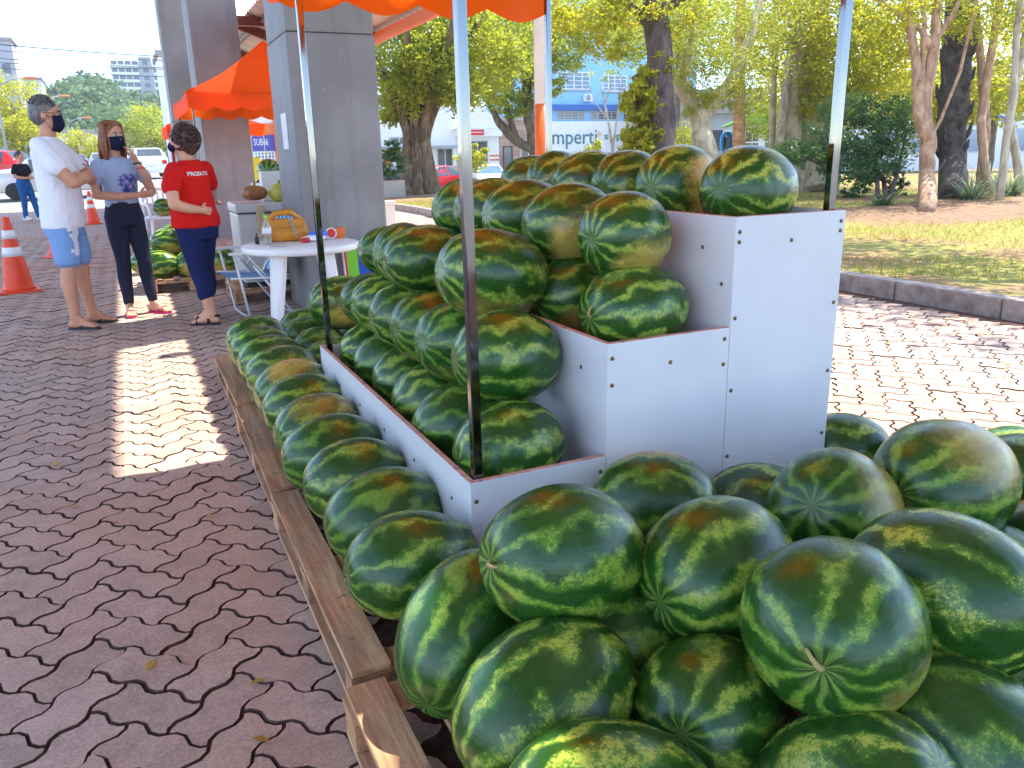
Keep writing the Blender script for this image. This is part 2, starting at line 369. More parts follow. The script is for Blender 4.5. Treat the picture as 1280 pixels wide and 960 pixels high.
def bark(name, d, l_, sc=6, zs=.25, bump=.6):
    t = MT(name); v = t.pos((1, 1, zs)); a = t.noise(v, sc, 6, .65, .4); b_ = t.noise(t.pos(), 3.2, 4, .6)
    c = t.ramp(a, [(.3, d), (.65, l_)]); c = t.mix(t.ramp(b_, [(.55, 0), (.68, .6)]), c, vary(l_, 1.35)); t.set(c, .9); t.bump(a, bump, .03); return t.m
M['bark'] = bark('ficus_bark', S(44, 36, 28), S(132, 114, 92), 9, .16, .9)
M['bark_dark'] = bark('dark_bark', S(52, 44, 42), S(104, 92, 88), 9)
M['bark_tan'] = bark('smooth_tan_bark', S(128, 96, 76), S(196, 160, 132), 12, .22, .6)
M['bark_pale'] = bark('pale_bark', S(136, 122, 104), S(196, 184, 160), 8, .12)
M['bark_palm'] = bark('palm_fibre', S(30, 26, 26), S(88, 78, 74), 8, 1.0)
M['bark_ring'] = bark('ringed_palm_bark', S(140, 96, 60), S(196, 150, 104), 5, 3)
# stone tiles of shop wall
t = MT('stone_cladding'); b = t.node('ShaderNodeTexBrick'); b.inputs['Scale'].default_value = 1; b.inputs['Brick Width'].default_value = .7; b.inputs['Row Height'].default_value = .28; b.inputs['Mortar Size'].default_value = .01
b.inputs['Color1'].default_value = (*S(190, 158, 136), 1); b.inputs['Color2'].default_value = (*S(160, 126, 108), 1); b.inputs['Mortar'].default_value = (*S(120, 100, 90), 1)
mpp = t.node('ShaderNodeMapping'); mpp.inputs['Rotation'].default_value = (rad(90), 0, 0); t.l(t.pos(), mpp.inputs['Vector']); t.l(mpp.outputs['Vector'], b.inputs['Vector']); t.set(b.outputs['Color'], .8); M['stone'] = t.m
# people
M['skin'] = None
def skin(name, c):
    t = MT(name); f = t.noise(t.pos(), 18, 4); t.set(t.ramp(f, [(.3, vary(c, .9)), (.7, vary(c, 1.08))]), .5, 0, .4); t.b.inputs['Subsurface Weight'].default_value = .08; t.b.inputs['Subsurface Radius'].default_value = (.01, .004, .002); t.bump(t.noise(t.pos(), 160, 3), .08, .002); return t.m
def cloth(name, c, var=.12, scale=60, rough=.85, fold=.5):
    t = MT(name); v = t.pos(); a = t.noise(v, scale, 3); f = t.noise(t.pos((1, 1, .45)), 8, 3, .5, .8); t.set(t.mix(.5, t.ramp(a, [(.3, vary(c, 1 - var)), (.7, vary(c, 1 + var))]), c), rough, 0, .2)
    t.bump(t.math('ADD', t.math('MULTIPLY', f, 1.0), t.math('MULTIPLY', a, .04)), fold, .05); return t.m
M['skin_m'] = skin('skin_tan', S(206, 148, 118)); M['skin_w'] = skin('skin_light', S(214, 158, 128))
M['tee_white'] = cloth('white_cotton', (.84, .83, .86), .03); M['denim_light'] = cloth('light_denim', S(128, 164, 212), .25, 180, .9, .5); M['denim_white'] = cloth('frayed_white', (.75, .76, .78), .3, 90)
M['tee_blue'] = cloth('pale_blue_cotton', S(170, 190, 218)); M['denim_dark'] = cloth('dark_denim', S(44, 48, 66), .3, 180, .9, .5); M['tee_red'] = cloth('red_cotton', S(205, 24, 18)); M['navy'] = cloth('navy_cotton', S(24, 34, 78))
M['mask'] = cloth('navy_mask', S(26, 30, 56), .1, 200, .8, .15); M['black_tee'] = cloth('black_cotton', S(34, 32, 40)); M['denim_blue'] = cloth('blue_denim', S(40, 92, 150), .25, 150)
M['pink'] = simple('pink_rubber', S(214, 40, 100), .5); M['flip'] = simple('dark_rubber_sole', S(30, 44, 56), .6); M['sandal'] = simple('navy_sandal', S(26, 26, 44), .6); M['white_shoe'] = simple('white_shoe', (.7, .7, .72), .6)
M['eye'] = simple('eye_white', (.75, .73, .7), .2); M['iris'] = simple('iris_dark', (.03, .02, .015), .1)
def hairm(name, d, l_):
    t = MT(name); a = t.noise(t.pos((60, 60, 8)), 1.5, 4); t.set(t.ramp(a, [(.3, d), (.7, l_)]), .45); t.bump(a, .5, .004); return t.m
M['hair_grey'] = hairm('grey_hair', S(60, 56, 56), S(138, 132, 130)); M['hair_brown'] = hairm('auburn_hair', S(92, 48, 26), S(176, 112, 66)); M['hair_curly'] = hairm('dark_curls', S(34, 22, 20), S(92, 60, 48)); M['hair_black'] = hairm('dark_hair', S(40, 32, 30), S(84, 70, 62))
# galaxy print
t = MT('galaxy_print'); v = t.pos(); a = t.noise(v, 22, 5, .7); t.set(t.ramp(a, [(.32, S(30, 44, 100)), (.48, S(70, 100, 170)), (.56, S(170, 150, 200)), (.66, S(210, 215, 235))]), .8); M['print'] = t.m
# sling fabrics
def stripes(name, cols, axis, scale):
    t = MT(name); v = t.coord('Object'); s = t.node('ShaderNodeSeparateXYZ'); t.l(v, s.inputs[0]); x = t.math('FRACT', t.math('MULTIPLY', s.outputs[axis], scale))
    r = t.node('ShaderNodeValToRGB'); r.color_ramp.interpolation = 'CONSTANT'; e = r.color_ramp.elements
    while len(e) < len(cols): e.new(.5)
    for i, c in enumerate(cols): e[i].position = i / len(cols); e[i].color = (*c, 1)
    t.l(x, r.inputs['Fac']); t.set(r.outputs['Color'], .7); t.bump(t.noise(v, 200, 2), .15, .002); return t.m
M['sling_blue'] = stripes('blue_sling', [S(24, 120, 200), S(60, 160, 220), S(220, 235, 240), S(24, 120, 200)], 1, 9)
M['sling_multi'] = stripes('multi_sling', [S(40, 50, 130), S(40, 50, 130), S(215, 40, 80), S(215, 40, 80), S(120, 200, 40), S(120, 200, 40), S(20, 80, 180), S(20, 80, 180)], 1, 2.6)
M['mustard'] = simple('mustard_leather', S(196, 128, 26), .45, 0, .2, 12, .25, 40, coord='pos')
M['bottle'] = MT('clear_bottle').set((.8, .9, .85), .08, **{'Transmission Weight': .85}).m
M['drink'] = simple('pale_drink', S(205, 170, 150), .3); M['lime'] = simple('lime_cap', S(150, 215, 50), .4); M['blue_pack'] = simple('blue_packet', S(60, 110, 215), .3); M['orange_pack'] = simple('orange_box', S(215, 105, 40), .5); M['red_pack'] = simple('red_packet', S(190, 40, 50), .4)
M['pumpkin'] = simple('pumpkin_rind', S(150, 98, 50), .5, 0, .4, 10); M['yellow_melon'] = simple('yellow_melon_rind', S(196, 190, 80), .4, 0, .2, 12)
M['yellow_shirt'] = cloth('yellow_cotton', S(235, 220, 70))
M['stemmat'] = simple('dry_stem', S(170, 150, 96), .8)
M['scar'] = simple('corky_scar', S(196, 160, 120), .9)

# ------------------------------------------------------------ watermelon rind
t = MT('watermelon_rind'); tcn = t.node('ShaderNodeTexCoord'); oi = t.node('ShaderNodeObjectInfo'); R_ = oi.outputs['Random']
off = t.node('ShaderNodeCombineXYZ'); k = t.math('MULTIPLY', R_, 83.0); t.l(k, off.inputs[0]); t.l(t.math('MULTIPLY', R_, 41.0), off.inputs[1])
vec = t.node('ShaderNodeVectorMath', operation='ADD'); t.l(tcn.outputs['Object'], vec.inputs[0]); t.l(off.outputs[0], vec.inputs[1]); V_ = vec.outputs[0]
sx = t.node('ShaderNodeSeparateXYZ'); t.l(tcn.outputs['Object'], sx.inputs[0])
ang = t.math('ARCTAN2', sx.outputs['Y'], sx.outputs['Z'])
n1 = t.noise(V_, 1.6, 3, .5); n2 = t.noise(V_, 10, 6, .75); n3 = t.noise(V_, 32, 5, .85); n4 = t.noise(V_, 1.0, 2)
mp = t.node('ShaderNodeMapping'); mp.inputs['Scale'].default_value = (.9, 5.5, 5.5); t.l(V_, mp.inputs['Vector']); n5 = t.noise(mp.outputs['Vector'], 1.6, 4, .6)
a2 = t.math('ADD', ang, t.math('MULTIPLY', t.math('SUBTRACT', n1, .5), 1.2)); a2 = t.math('ADD', a2, t.math('MULTIPLY', t.math('SUBTRACT', n2, .5), .18))
st = t.math('SINE', t.math('ADD', t.math('MULTIPLY', a2, 10.0), t.math('MULTIPLY', R_, 6.28)))
st = t.math('ADD', st, t.math('MULTIPLY', t.math('SUBTRACT', n4, .5), 2.6))
rag = t.math('ADD', t.math('MULTIPLY', t.math('SUBTRACT', n2, .5), 4.2), t.math('MULTIPLY', t.math('SUBTRACT', n3, .5), 4.6))
s1 = t.math('ADD', st, rag)
sc3 = t.node('ShaderNodeSeparateColor'); t.l(oi.outputs['Color'], sc3.inputs[0])
lightm = t.ramp(t.math('ADD', t.math('MULTIPLY', s1, .25), .25), [(.435, 0), (.55, .92)])
midm = t.ramp(t.math('ADD', t.math('MULTIPLY', t.math('ADD', st, t.math('MULTIPLY', t.math('SUBTRACT', n3, .5), 1.4)), .25), .5), [(.45, 0), (.72, 1)])
dk = t.mix(n5, (.006, .040, .004), (.028, .105, .012))
c = t.mix(midm, dk, (.075, .19, .022))
ylt = t.mix(sc3.outputs[2], (.24, .40, .04), (.50, .50, .08))
rr = t.math('SQRT', t.math('ADD', t.math('MULTIPLY', sx.outputs['Y'], sx.outputs['Y']), t.math('MULTIPLY', sx.outputs['Z'], sx.outputs['Z'])))
lm = t.math('MULTIPLY', lightm, t.math('MULTIPLY', t.math('ADD', t.math('MULTIPLY', sc3.outputs[1], .95), .1), t.ramp(rr, [(.10, .25), (.55, 1)])))
c = t.mix(lm, c, ylt)
# pale creases to the ends
endm = t.ramp(rr, [(.02, 1), (.34, 0)]); ray = t.math('SINE', t.math('ADD', t.math('MULTIPLY', ang, 18.0), t.math('MULTIPLY', n1, 5.0)))
c = t.mix(t.math('MULTIPLY', t.math('MULTIPLY', endm, n1), t.ramp(ray, [(.35, 0), (.8, .85)])), c, (.34, .36, .16))
# ground spot (towards local -Z)
nrm = t.node('ShaderNodeVectorMath', operation='NORMALIZE'); mpn = t.node('ShaderNodeMapping'); mpn.inputs['Scale'].default_value = (.75, 1, 1); t.l(tcn.outputs['Object'], mpn.inputs['Vector']); t.l(mpn.outputs['Vector'], nrm.inputs[0])
sz = t.node('ShaderNodeSeparateXYZ'); t.l(nrm.outputs[0], sz.inputs[0])
gd = t.math('ADD', t.math('MULTIPLY', sz.outputs['Z'], -1.0), t.math('ADD', t.math('MULTIPLY', t.math('SUBTRACT', n2, .5), .5), t.math('MULTIPLY', t.math('SUBTRACT', n1, .5), .5)))
gm = t.math('MULTIPLY', t.ramp(gd, [(.66, 0), (.98, .9)]), sc3.outputs[0])
gcol = t.mix(n2, (.62, .36, .05), (.56, .44, .12))
c = t.mix(gm, c, gcol)
# scuffs and specks
vo = t.node('ShaderNodeTexVoronoi'); vo.inputs['Scale'].default_value = 7; t.l(V_, vo.inputs['Vector'])
c = t.mix(t.ramp(vo.outputs['Distance'], [(.03, .8), (.055, 0)]), c, (.30, .2, .1))
scf = t.noise(V_, 3.0, 6, .8); c = t.mix(t.ramp(scf, [(.69, 0), (.74, .7)]), c, (.34, .25, .15))
wax = t.ramp(t.noise(V_, 4.5, 5, .7), [(.35, .15), (.7, .34)])
t.set(c, wax, 0, .5); t.bump(t.math('ADD', t.math('MULTIPLY', n2, .6), t.math('MULTIPLY', n5, .6)), .10, .03)
M['melon'] = t.m
# ------------------------------------------------------------ terrain
def sst(a, b, x):
    t_ = min(1, max(0, (x - a) / (b - a))); return t_ * t_ * (3 - 2 * t_)
def zs(X, Y):
    rgt = sst(3, 9, X)
    return -.72 * sst(25, 42, Y) * rgt + .5 * sst(29, 46, Y) * (1 - rgt)
def proj(P):
    d = Vector(P) - CAM; z = d.dot(fw)
    return (640 + F * d.dot(rt) / z, 480 - F * d.dot(up) / z, z)
xs = sorted(set([-900, -500, -250, -120, -60] + list(range(-30, 61, 3)) + [80, 120, 250, 500, 900])); ys = sorted(set([-400, -100, -30] + list(range(-12, 73, 3)) + [90, 130, 200, 400, 900, 1600]))
V = [(x, y, zs(x, y) - .035 if y < 80 else (zs(x, 70) - .035)) for y in ys for x in xs]; nx = len(xs)
Fc = [(j * nx + i, j * nx + i + 1, (j + 1) * nx + i + 1, (j + 1) * nx + i) for j in range(len(ys) - 1) for i in range(nx - 1)]
g_ = obj('ground', fast_mesh('ground', V, Fc, True), M['street']); tag(g_, 'pale sunlit street surface beyond the paved hall floor', 'ground', kind='structure')
pv = bx('paving', M['joint'], None, -14, -5, -.06, 6.16, 30, -.0105); tag(pv, 'interlocking zigzag paving of the covered market floor', 'paving', kind='structure')

U = .125
def zig():
    s_ = [(0, 0), (.14, .085), (.36, .085), (.64, -.085), (.86, -.085)]
    out = []
    def edge(p0, ex, ey, n):      # walk n unit edges from p0 along ex with offset along ey
        for q in range(n):
            for (tt, o) in s_: out.append((p0[0] + ex[0] * (q + tt) + ey[0] * o, p0[1] + ex[1] * (q + tt) + ey[1] * o))
    edge((0, 0), (1, 0), (0, 1), 2); edge((2, 0), (0, 1), (-1, 0), 1); edge((2, 1), (-1, 0), (0, -1), 2); edge((0, 1), (0, -1), (1, 0), 1)
    return np.array(out) - np.array([1, .5])
OUT = zig() * U
def inset(P, d):
    n = len(P); R = []
    for i in range(n):
        a, b, c = P[i - 1], P[i], P[(i + 1) % n]
        e1 = (b - a) / np.linalg.norm(b - a); e2 = (c - b) / np.linalg.norm(c - b); m = e1 + e2; m /= np.linalg.norm(m); nr = np.array([-m[1], m[0]])
        k = max(.6, nr @ np.array([-e1[1], e1[0]])); R.append(b + nr * d / k)
    return np.array(R)
o1 = inset(OUT, .0028); o2 = inset(OUT, .0052); nP = len(OUT)
PVv = np.vstack([np.c_[o2, np.zeros(nP)], np.c_[o1, np.full(nP, -.0045)], np.c_[o1, np.full(nP, -.045)]])
PVf = [tuple(range(nP))] + [(a * nP + nP + i, a * nP + nP + (i + 1) % nP, a * nP + (i + 1) % nP, a * nP + i) for a in (0, 1) for i in range(nP)]
pm = bpy.data.meshes.new('paver'); pm.from_pydata([tuple(q) for q in PVv], [], PVf); pm.update(); pm.materials.append(M['paver']); pm.materials.append(M['joint']); pm.polygons.foreach_set('material_index', [0] + [1] * (2 * nP))
cells = []
c45 = math.sqrt(.5)
for i in range(-160, 230):
    for j in range(-160, 230):
        k = (i - j) % 4
        if k == 0: cx, cy, ro = i + 1, j + .5, 0
        elif k == 3: cx, cy, ro = i + .5, j + 1, 90
        else: continue
        X = (cx * c45 - cy * c45) * U; Y = (cx * c45 + cy * c45) * U
        if not (-9 < X < 6.05 and .9 < Y < 17.5): continue
        if 2.66 < X < 3.0: continue
        if .3 < X < 2.7 and Y < 5.0 and not (.3 < X < .55): continue
        q = proj((X, Y, 0))
        if q[2] < .3 or not (-420 < q[0] < 1700 and q[1] < 1250): continue
        vis = (-20 < q[0] < 1300 and q[1] < 985)
        cells.append((q[2] if vis else 50 + q[2], X, Y, ro))
cells.sort()
prng = random.Random(3)
def pxf(X, Y, ro):
    return (rad(prng.gauss(0, .3)), rad(prng.gauss(0, .3)), rad(45 + ro + prng.gauss(0, .35))), (X + prng.gauss(0, .0007), Y + prng.gauss(0, .0007), prng.gauss(0, .0016))
for n_, (q, X, Y, ro) in enumerate(cells[:300]):
    o = bpy.data.objects.new('paver', pm); o.rotation_euler, o.location = pxf(X, Y, ro); link(o, pv)
rest = cells[300:]
base = PVv; VV = []; RR = []
for (q, X, Y, ro) in rest:
    e, l_ = pxf(X, Y, ro); a = e[2]; ca, sa = math.cos(a), math.sin(a)
    P_ = np.empty_like(base); P_[:, 0] = base[:, 0] * ca - base[:, 1] * sa + l_[0]; P_[:, 1] = base[:, 0] * sa + base[:, 1] * ca + l_[1]
    P_[:, 2] = base[:, 2] + l_[2] + (P_[:, 0] - l_[0]) * e[1] + (P_[:, 1] - l_[1]) * e[0]; VV.append(P_)
k3 = nP * 3; VV = np.vstack(VV); ff = []
for i in range(len(rest)): ff += [tuple(q + i * k3 for q in f) for f in PVf]
me = bpy.data.meshes.new('paver_field'); me.from_pydata(VV.tolist(), [], ff); me.update()
at = me.attributes.new('rnd', 'FLOAT', 'FACE'); at.data.foreach_set('value', np.repeat(np.array([prng.random() for _ in rest], dtype=np.float32), len(PVf)))
me.materials.append(M['paver']); me.materials.append(M['joint']); me.polygons.foreach_set('material_index', ([0] + [1] * (2 * nP)) * len(rest)); tag(obj('paver_field', me, None, pv), kind='stuff')
fm = MB(); fm.box(-14, 17.4, -.0105, 6.16, 30, -.002); fm.box(-14, -5, -.0105, -9, 17.4, -.002); fm.build('far_paving', M['paver_far'], pv)
# yellow tactile strip
for i in range(40):
    m_ = MB(); y = .6 + i * .4
    m_.bevbox(2.69, y, -.03, 2.965, y + .392, .004, .004)
    for a in range(3): m_.box(2.735 + a * .075, y + .03, .004, 2.765 + a * .075, y + .362, .009)
    if i < 36: m_.build('tactile_tile', M['yellow_tile'], pv)
# kerb and lawn
kb = empty('kerb', (0, 0, 0)); tag(kb, 'weathered concrete kerb stones between paving and park lawn', 'kerb', kind='structure')
for i in range(27):
    y = -1 + i * 1.0; jx = rng.gauss(0, .006)
    MB().bevbox(6.17 + jx, y + .006, -.06, 6.33 + jx, y + .994, .155 + rng.gauss(0, .004), .018).build('kerb_stone', M['kerb'], kb)
def lz(x, y): return .11 + .05 * math.sin(x * .6 + 1) * math.sin(y * .5) * sst(6.4, 8, x) + .12 * sst(8, 16, x) * (1 - sst(18, 26, y))
lx = [6.325 + i * .6 for i in range(50)]; ly = [-4 + i * .6 for i in range(51)]
V = [(x, y, (lz(x, y) if i else .12) + (zs(x, y))) for y in ly for i, x in enumerate(lx)]; n_ = len(lx)
lw = obj('lawn', fast_mesh('lawn', V, [(j * n_ + i, j * n_ + i + 1, (j + 1) * n_ + i + 1, (j + 1) * n_ + i) for j in range(len(ly) - 1) for i in range(n_ - 1)], True), M['lawn']); tag(lw, 'patchy dry park lawn with bare soil', 'lawn', kind='structure')
# grass blades
gr = np.random.default_rng(5); n = 60000
gx = 6.36 + gr.random(n) ** 1.5 * 13; gy = 1.5 + gr.random(n) * 20
keep = (np.sin(gx * 1.9 + np.sin(gy * 1.1) * 2) + np.sin(gy * 1.7 + gx * .6) + gr.normal(0, .5, n)) > -.35
gx, gy = gx[keep], gy[keep]; n = len(gx); gz = np.array([lz(a, b) + zs(a, b) for a, b in zip(gx, gy)]) - .004
th = gr.random(n) * 6.283; h = .025 + gr.random(n) * .05; wd = .004 + gr.random(n) * .006; lean = gr.normal(0, .035, (n, 2))
B = np.c_[gx, gy, gz]; sd = np.c_[np.cos(th), np.sin(th), np.zeros(n)] * wd[:, None]; T_ = B + np.c_[lean, h]
V = np.stack([B - sd, B + sd, T_], 1).reshape(-1, 3)
me = fast_mesh('grass', V, np.arange(3 * n).reshape(-1, 3)); at = me.attributes.new('rnd', 'FLOAT', 'FACE'); at.data.foreach_set('value', gr.random(n).astype(np.float32))
tag(obj('grass', me, M['grass']), 'short dry yellow green grass over the park lawn', 'grass', kind='stuff')

# ------------------------------------------------------------ hall columns and roofs
def column(x0, x1, y0, y1, label, name='concrete_column'):
    t_ = empty(name, (x0, y0, 0)); tag(t_, label, 'column', 'grey hall columns')
    m_ = MB(); m_.bevbox(0, 0, -.05, x1 - x0, y1 - y0, 2.326, .02); m_.bevbox(.003, .003, 2.328, x1 - x0 - .004, y1 - y0 - .004, 7.2, .025)
    m_.build('shaft', M['col'], t_)
    return t_
c1 = column(1.35, 2.09, 7.05, 8.0, 'wide grey concrete column behind the white plastic table')
column(1.33, 2.11, 15, 16, 'grey concrete column rising behind the larger far orange canopy'); column(1.42, 2.2, 24, 25, 'farthest grey concrete column in the hall row')
ppr = bx('notice_sheet', M['paper'], None, 1.3445, 7.35, 1.42, 1.3485, 7.6, 1.72); tag(ppr, 'white paper notice taped on side of the nearer grey column', 'notice')
# high hall roof (above the picture) that shades the floor
hr = empty('hall_roof', (0, 0, 7.2)); tag(hr, 'high metal roof of the open hall above the columns', 'roof')
bx('roof_slab', M['roof'], hr, -4.5, -7, 0, 3.75, 28.4, .25)
for y in (-6, 0, 7.5, 15.5, 24.5): bx('beam', M['red_steel'], hr, -4.4, y - .12, -.35, 3.6, y + .12, -.002)
# low side roof, sloping down to the park
lr = empty('side_roof', (0, 0, 0)); tag(lr, 'low sloping corrugated side roof with red steel rafters', 'roof')
XA, ZA, XB, ZB = 2.34, 3.76, 3.92, 3.2; sl_ = (ZB - ZA) / (XB - XA)
ny = 520; Y0r, Y1r = -4, 30; prof = []
V = []; Fc = []
for j in range(ny + 1):
    y = Y0r + (Y1r - Y0r) * j / ny; dz = .022 * math.sin(j * math.pi / 2)
    V += [(XA, y, ZA + dz), (XB, y, ZB + dz), (XB, y, ZB + dz + .012), (XA, y, ZA + dz + .012)]
for j in range(ny):
    for a in range(4): Fc.append((j * 4 + a, j * 4 + (a + 1) % 4, j * 4 + 4 + (a + 1) % 4, j * 4 + 4 + a))
obj('roof_sheet', fast_mesh('roof_sheet', V, Fc), M['roof'], lr)
for k_, y in enumerate([-3, .2, 3.4, 6.6, 9.8, 13, 16.2, 19.4, 22.6, 25.8, 29]):
    m_ = MB(); m_.prism([(XA - .2, ZA + .07 - .2), (XB - .05, ZB - .03 - .16), (XB - .05, ZB - .03), (XA - .2, ZA + .07 - .03)], y - .06, y + .06); m_.build('rafter', M['red_steel'], lr)
for xx in (2.55, 3.0, 3.45): 
    z_ = ZA + sl_ * (xx - XA) - .03; bx('purlin', M['red_steel'], lr, xx - .03, Y0r, z_ - .06, xx + .03, Y1r, z_)
bx('fascia', M['white_paint'], lr, XB - .01, Y0r, ZB - .16, XB + .04, Y1r, ZB + .06)
bx('edge_beam', M['orange_paint'], lr, XB - .14, Y0r, ZB - .2, XB - .06, Y1r, ZB - .06)
for y in (7.5, 15.5, 24.5):
    m_ = MB(); m_.box(2.1, y - .07, 3.55, 2.6, y + .07, 3.7); m_.build('bracket', M['red_steel'], lr)
# orange and white round post at the park edge
op = empty('painted_post', (6.0, 11.53, 0)); tag(op, 'round post painted orange below and white above behind the stand', 'post')
MB().lathe([(.115, -.05), (.115, 2.05)], 24).build('orange_lower_shaft', M['orange_paint'], op); MB().lathe([(.114, 2.05), (.114, 6.5)], 24).build('white_upper_shaft', M['white_paint'], op)

# ------------------------------------------------------------ display stand
SX = [.741, 1.175, 1.613, 2.055]; SY0, SY1 = 1.872, 3.744; SH = [.486, .823, 1.153]; ZB0 = .148
st_ = empty('display_stand', (0, 0, 0)); tag(st_, 'white three tier melamine display stand filled with watermelons', 'display stand')
TH = .018
def board(name, x0, y0, z0, x1, y1, z1, edge_top=True):
    o = bx(name, M['melamine'], st_, x0, y0, z0, x1, y1, z1, .0015)
    if edge_top: bx('top_edge', M['edge'], o, x0 + .001, y0 + .001, z1 - .004, x1 - .001, y1 - .001, z1 + .0012)
    return o
for k in range(3):
    board('front_panel', SX[k] + (.0005 if k else 0), SY0, ZB0, SX[k + 1] - .0015, SY0 + TH, SH[k])
    board('side_panel', SX[k], SY0 + TH + .0005, ZB0 + .001, SX[k] + TH, SY1 - TH - .0005, SH[k] - .0005)
    board('back_panel', SX[k] + (.0005 if k else 0), SY1 - TH, ZB0, SX[k + 1] - .0015, SY1, SH[k])
    fz = [.33, .725, 1.075][k]
    bx('shelf', M['edge'], st_, SX[k] + TH + .001, SY0 + TH + .001, fz - .018, SX[k + 1] - .002, SY1 - TH - .001, fz)
board('side_panel', SX[3] - TH, SY0 + TH + .0005, ZB0 + .001, SX[3], SY1 - TH - .0005, SH[2] - .0005)
sm = MB(); sm.lathe([(.0065, 0), (.0062, .0018), (.004, .003)], 12); sm.lathe([(.0018, .0031), (.0018, .0034)], 6); sme = sm.mesh('screw'); sme.materials.append(simple('brass_screw', S(120, 96, 60), .4, .7))
def screw(x, y, z, ax):
    o = bpy.data.objects.new('screw', sme); o.location = (x, y, z); o.rotation_euler = (rad(90), 0, 0) if ax == 'y' else (0, rad(-90), 0); link(o, st_)
for k in range(3):
    a, b_, h_ = SX[k], SX[k + 1], SH[k]
    zz = {0: [.43, .25], 1: [.78, .70, .45, .25], 2: [1.11, 1.08, .85, .62, .4]}[k]
    for i, z_ in enumerate(zz):
        screw(a + .016, SY0, z_, 'y')
        if k == 2 or i < 2: screw(b_ - .02, SY0, z_ + .01, 'y')
    if k: screw((a + b_) / 2, SY0, h_ - .08, 'y')
    for y in [2.02 + .34 * i for i in range(5)]: screw(a, y, h_ - .10, 'x')
for z_ in (.95, .75): screw(SX[2], SY0 + .05, z_, 'x')

# ------------------------------------------------------------ pallets
def pallet(x0, y0, x1, y1, label, seed, ztop=.142):
    r = random.Random(seed); t_ = empty('wooden_pallet', (x0, y0, 0)); tag(t_, label, 'pallet', 'wooden pallets under the watermelons')
    W, Ln = x1 - x0, y1 - y0; n = max(4, round(W / .165)); bw = .105
    for i in range(n):
        xx = i * (W - bw) / (n - 1); w_ = bw * r.uniform(.9, 1.12); j = r.uniform(-.008, .008)
        m_ = MB(); m_.bevbox(-w_ / 2, -Ln / 2 + r.uniform(0, .012), -.0095, w_ / 2, Ln / 2 - r.uniform(0, .012), .0095, .002)
        m_.build('deck_board', M['wood'], t_, (xx + bw / 2 + j, Ln / 2, ztop - .0095), (0, rad(r.gauss(0, .5)), rad(r.gauss(0, .35))))
    for yy in (.05, Ln / 2, Ln - .05):
        m_ = MB(); m_.bevbox(-W / 2, -.048, -.009, W / 2, .048, .009, .002); m_.build('cross_board', M['wood'], t_, (W / 2, yy, ztop - .0295))
        for xx in (.05, W / 2, W - .05):
            m_ = MB(); m_.bevbox(-.046, -.046, -.0375, .046, .046, .0375, .003); m_.build('block', M['wood'], t_, (xx, yy, ztop - .0765))
    for xx in (.05, W / 2, W - .05):
        m_ = MB(); m_.bevbox(-.046, -Ln / 2, -.0095, .046, Ln / 2, .0095, .002); m_.build('bottom_board', M['wood'], t_, (xx, Ln / 2, .018))
    return t_
pallet(.30, .42, 1.49, 1.64, 'bare edged pallet under the front watermelon heap, by the stand corner', 1); pallet(1.52, .42, 2.68, 1.64, 'pallet under the far right of the front watermelon heap', 2)
pallet(.335, 1.68, 1.5, 2.89, 'pallet under front half of the stand and the watermelon row', 3); pallet(1.53, 1.69, 2.62, 2.89, 'pallet under the tall end of the white stand', 4)
pallet(.35, 2.93, 1.5, 4.1, 'pallet under the rear half of the stand and row', 5); pallet(1.53, 2.94, 2.5, 4.1, 'hidden pallet under the rear of the tall stand tier', 6)
pallet(.375, 4.14, 1.5, 5.3, 'pallet beyond the stand, carrying the last watermelons of the row', 7)

# ------------------------------------------------------------ watermelons
def melon_mesh(Lr, seed):
    r = np.random.default_rng(seed); n, m = 40, 26; V = []; ph = r.random(6) * 6.28
    for i in range(m + 1):
        u = math.pi * i / m; x = math.cos(u); s_ = max(0.0, math.sin(u)) ** .92
        for k in range(n):
            th = 2 * math.pi * k / n
            lum = 1 + .016 * math.sin(2 * th + ph[0]) + .012 * math.sin(3 * th + ph[1] + x * 2) + .006 * math.sin(9 * th + ph[2]) * s_
            dimple = -.05 * math.exp(-((1 - abs(x)) / .012)) if True else 0
            V.append((float(Lr) * (x * (1 + .02 * math.sin(th + ph[3]) * s_) + dimple * (1 if x > 0 else -1)), s_ * lum * math.cos(th), s_ * lum * math.sin(th)))
    Fc = []
    for i in range(m):
        for k in range(n):
            k2 = (k + 1) % n
            if i == 0: Fc.append((0, n + k, n + k2))
            elif i == m - 1: Fc.append((m * n, i * n + k2, i * n + k))
            else: Fc.append((i * n + k, (i + 1) * n + k, (i + 1) * n + k2, i * n + k2))
    me = bpy.data.meshes.new('watermelon'); me.from_pydata(V, [], Fc); me.update(); me.polygons.foreach_set('use_smooth', [True] * len(me.polygons))
    bm = bmesh.new(); bm.from_mesh(me); loose = [v for v in bm.verts if not v.link_faces]; bmesh.ops.delete(bm, geom=loose, context='VERTS'); bmesh.ops.recalc_face_normals(bm, faces=bm.faces[:]); bm.to_mesh(me); bm.free()
    me.materials.append(M['melon']); return me
MM = [melon_mesh(l_, i) for i, l_ in enumerate((1.10, 1.18, 1.26, 1.36))]
mrng = random.Random(11)
def stem(o, Lr, ln=.25):
    m_ = MB(); x = Lr * .93; m_.tube([(x - .03, 0, 0), (x + .06, .01, .02), (x + .11, .04, .08), (x + .10, .07, .17), (x + .05, .09, .24)], [.06, .035, .03, .024, .018], 8); return m_.build('stem', M['stemmat'], o)
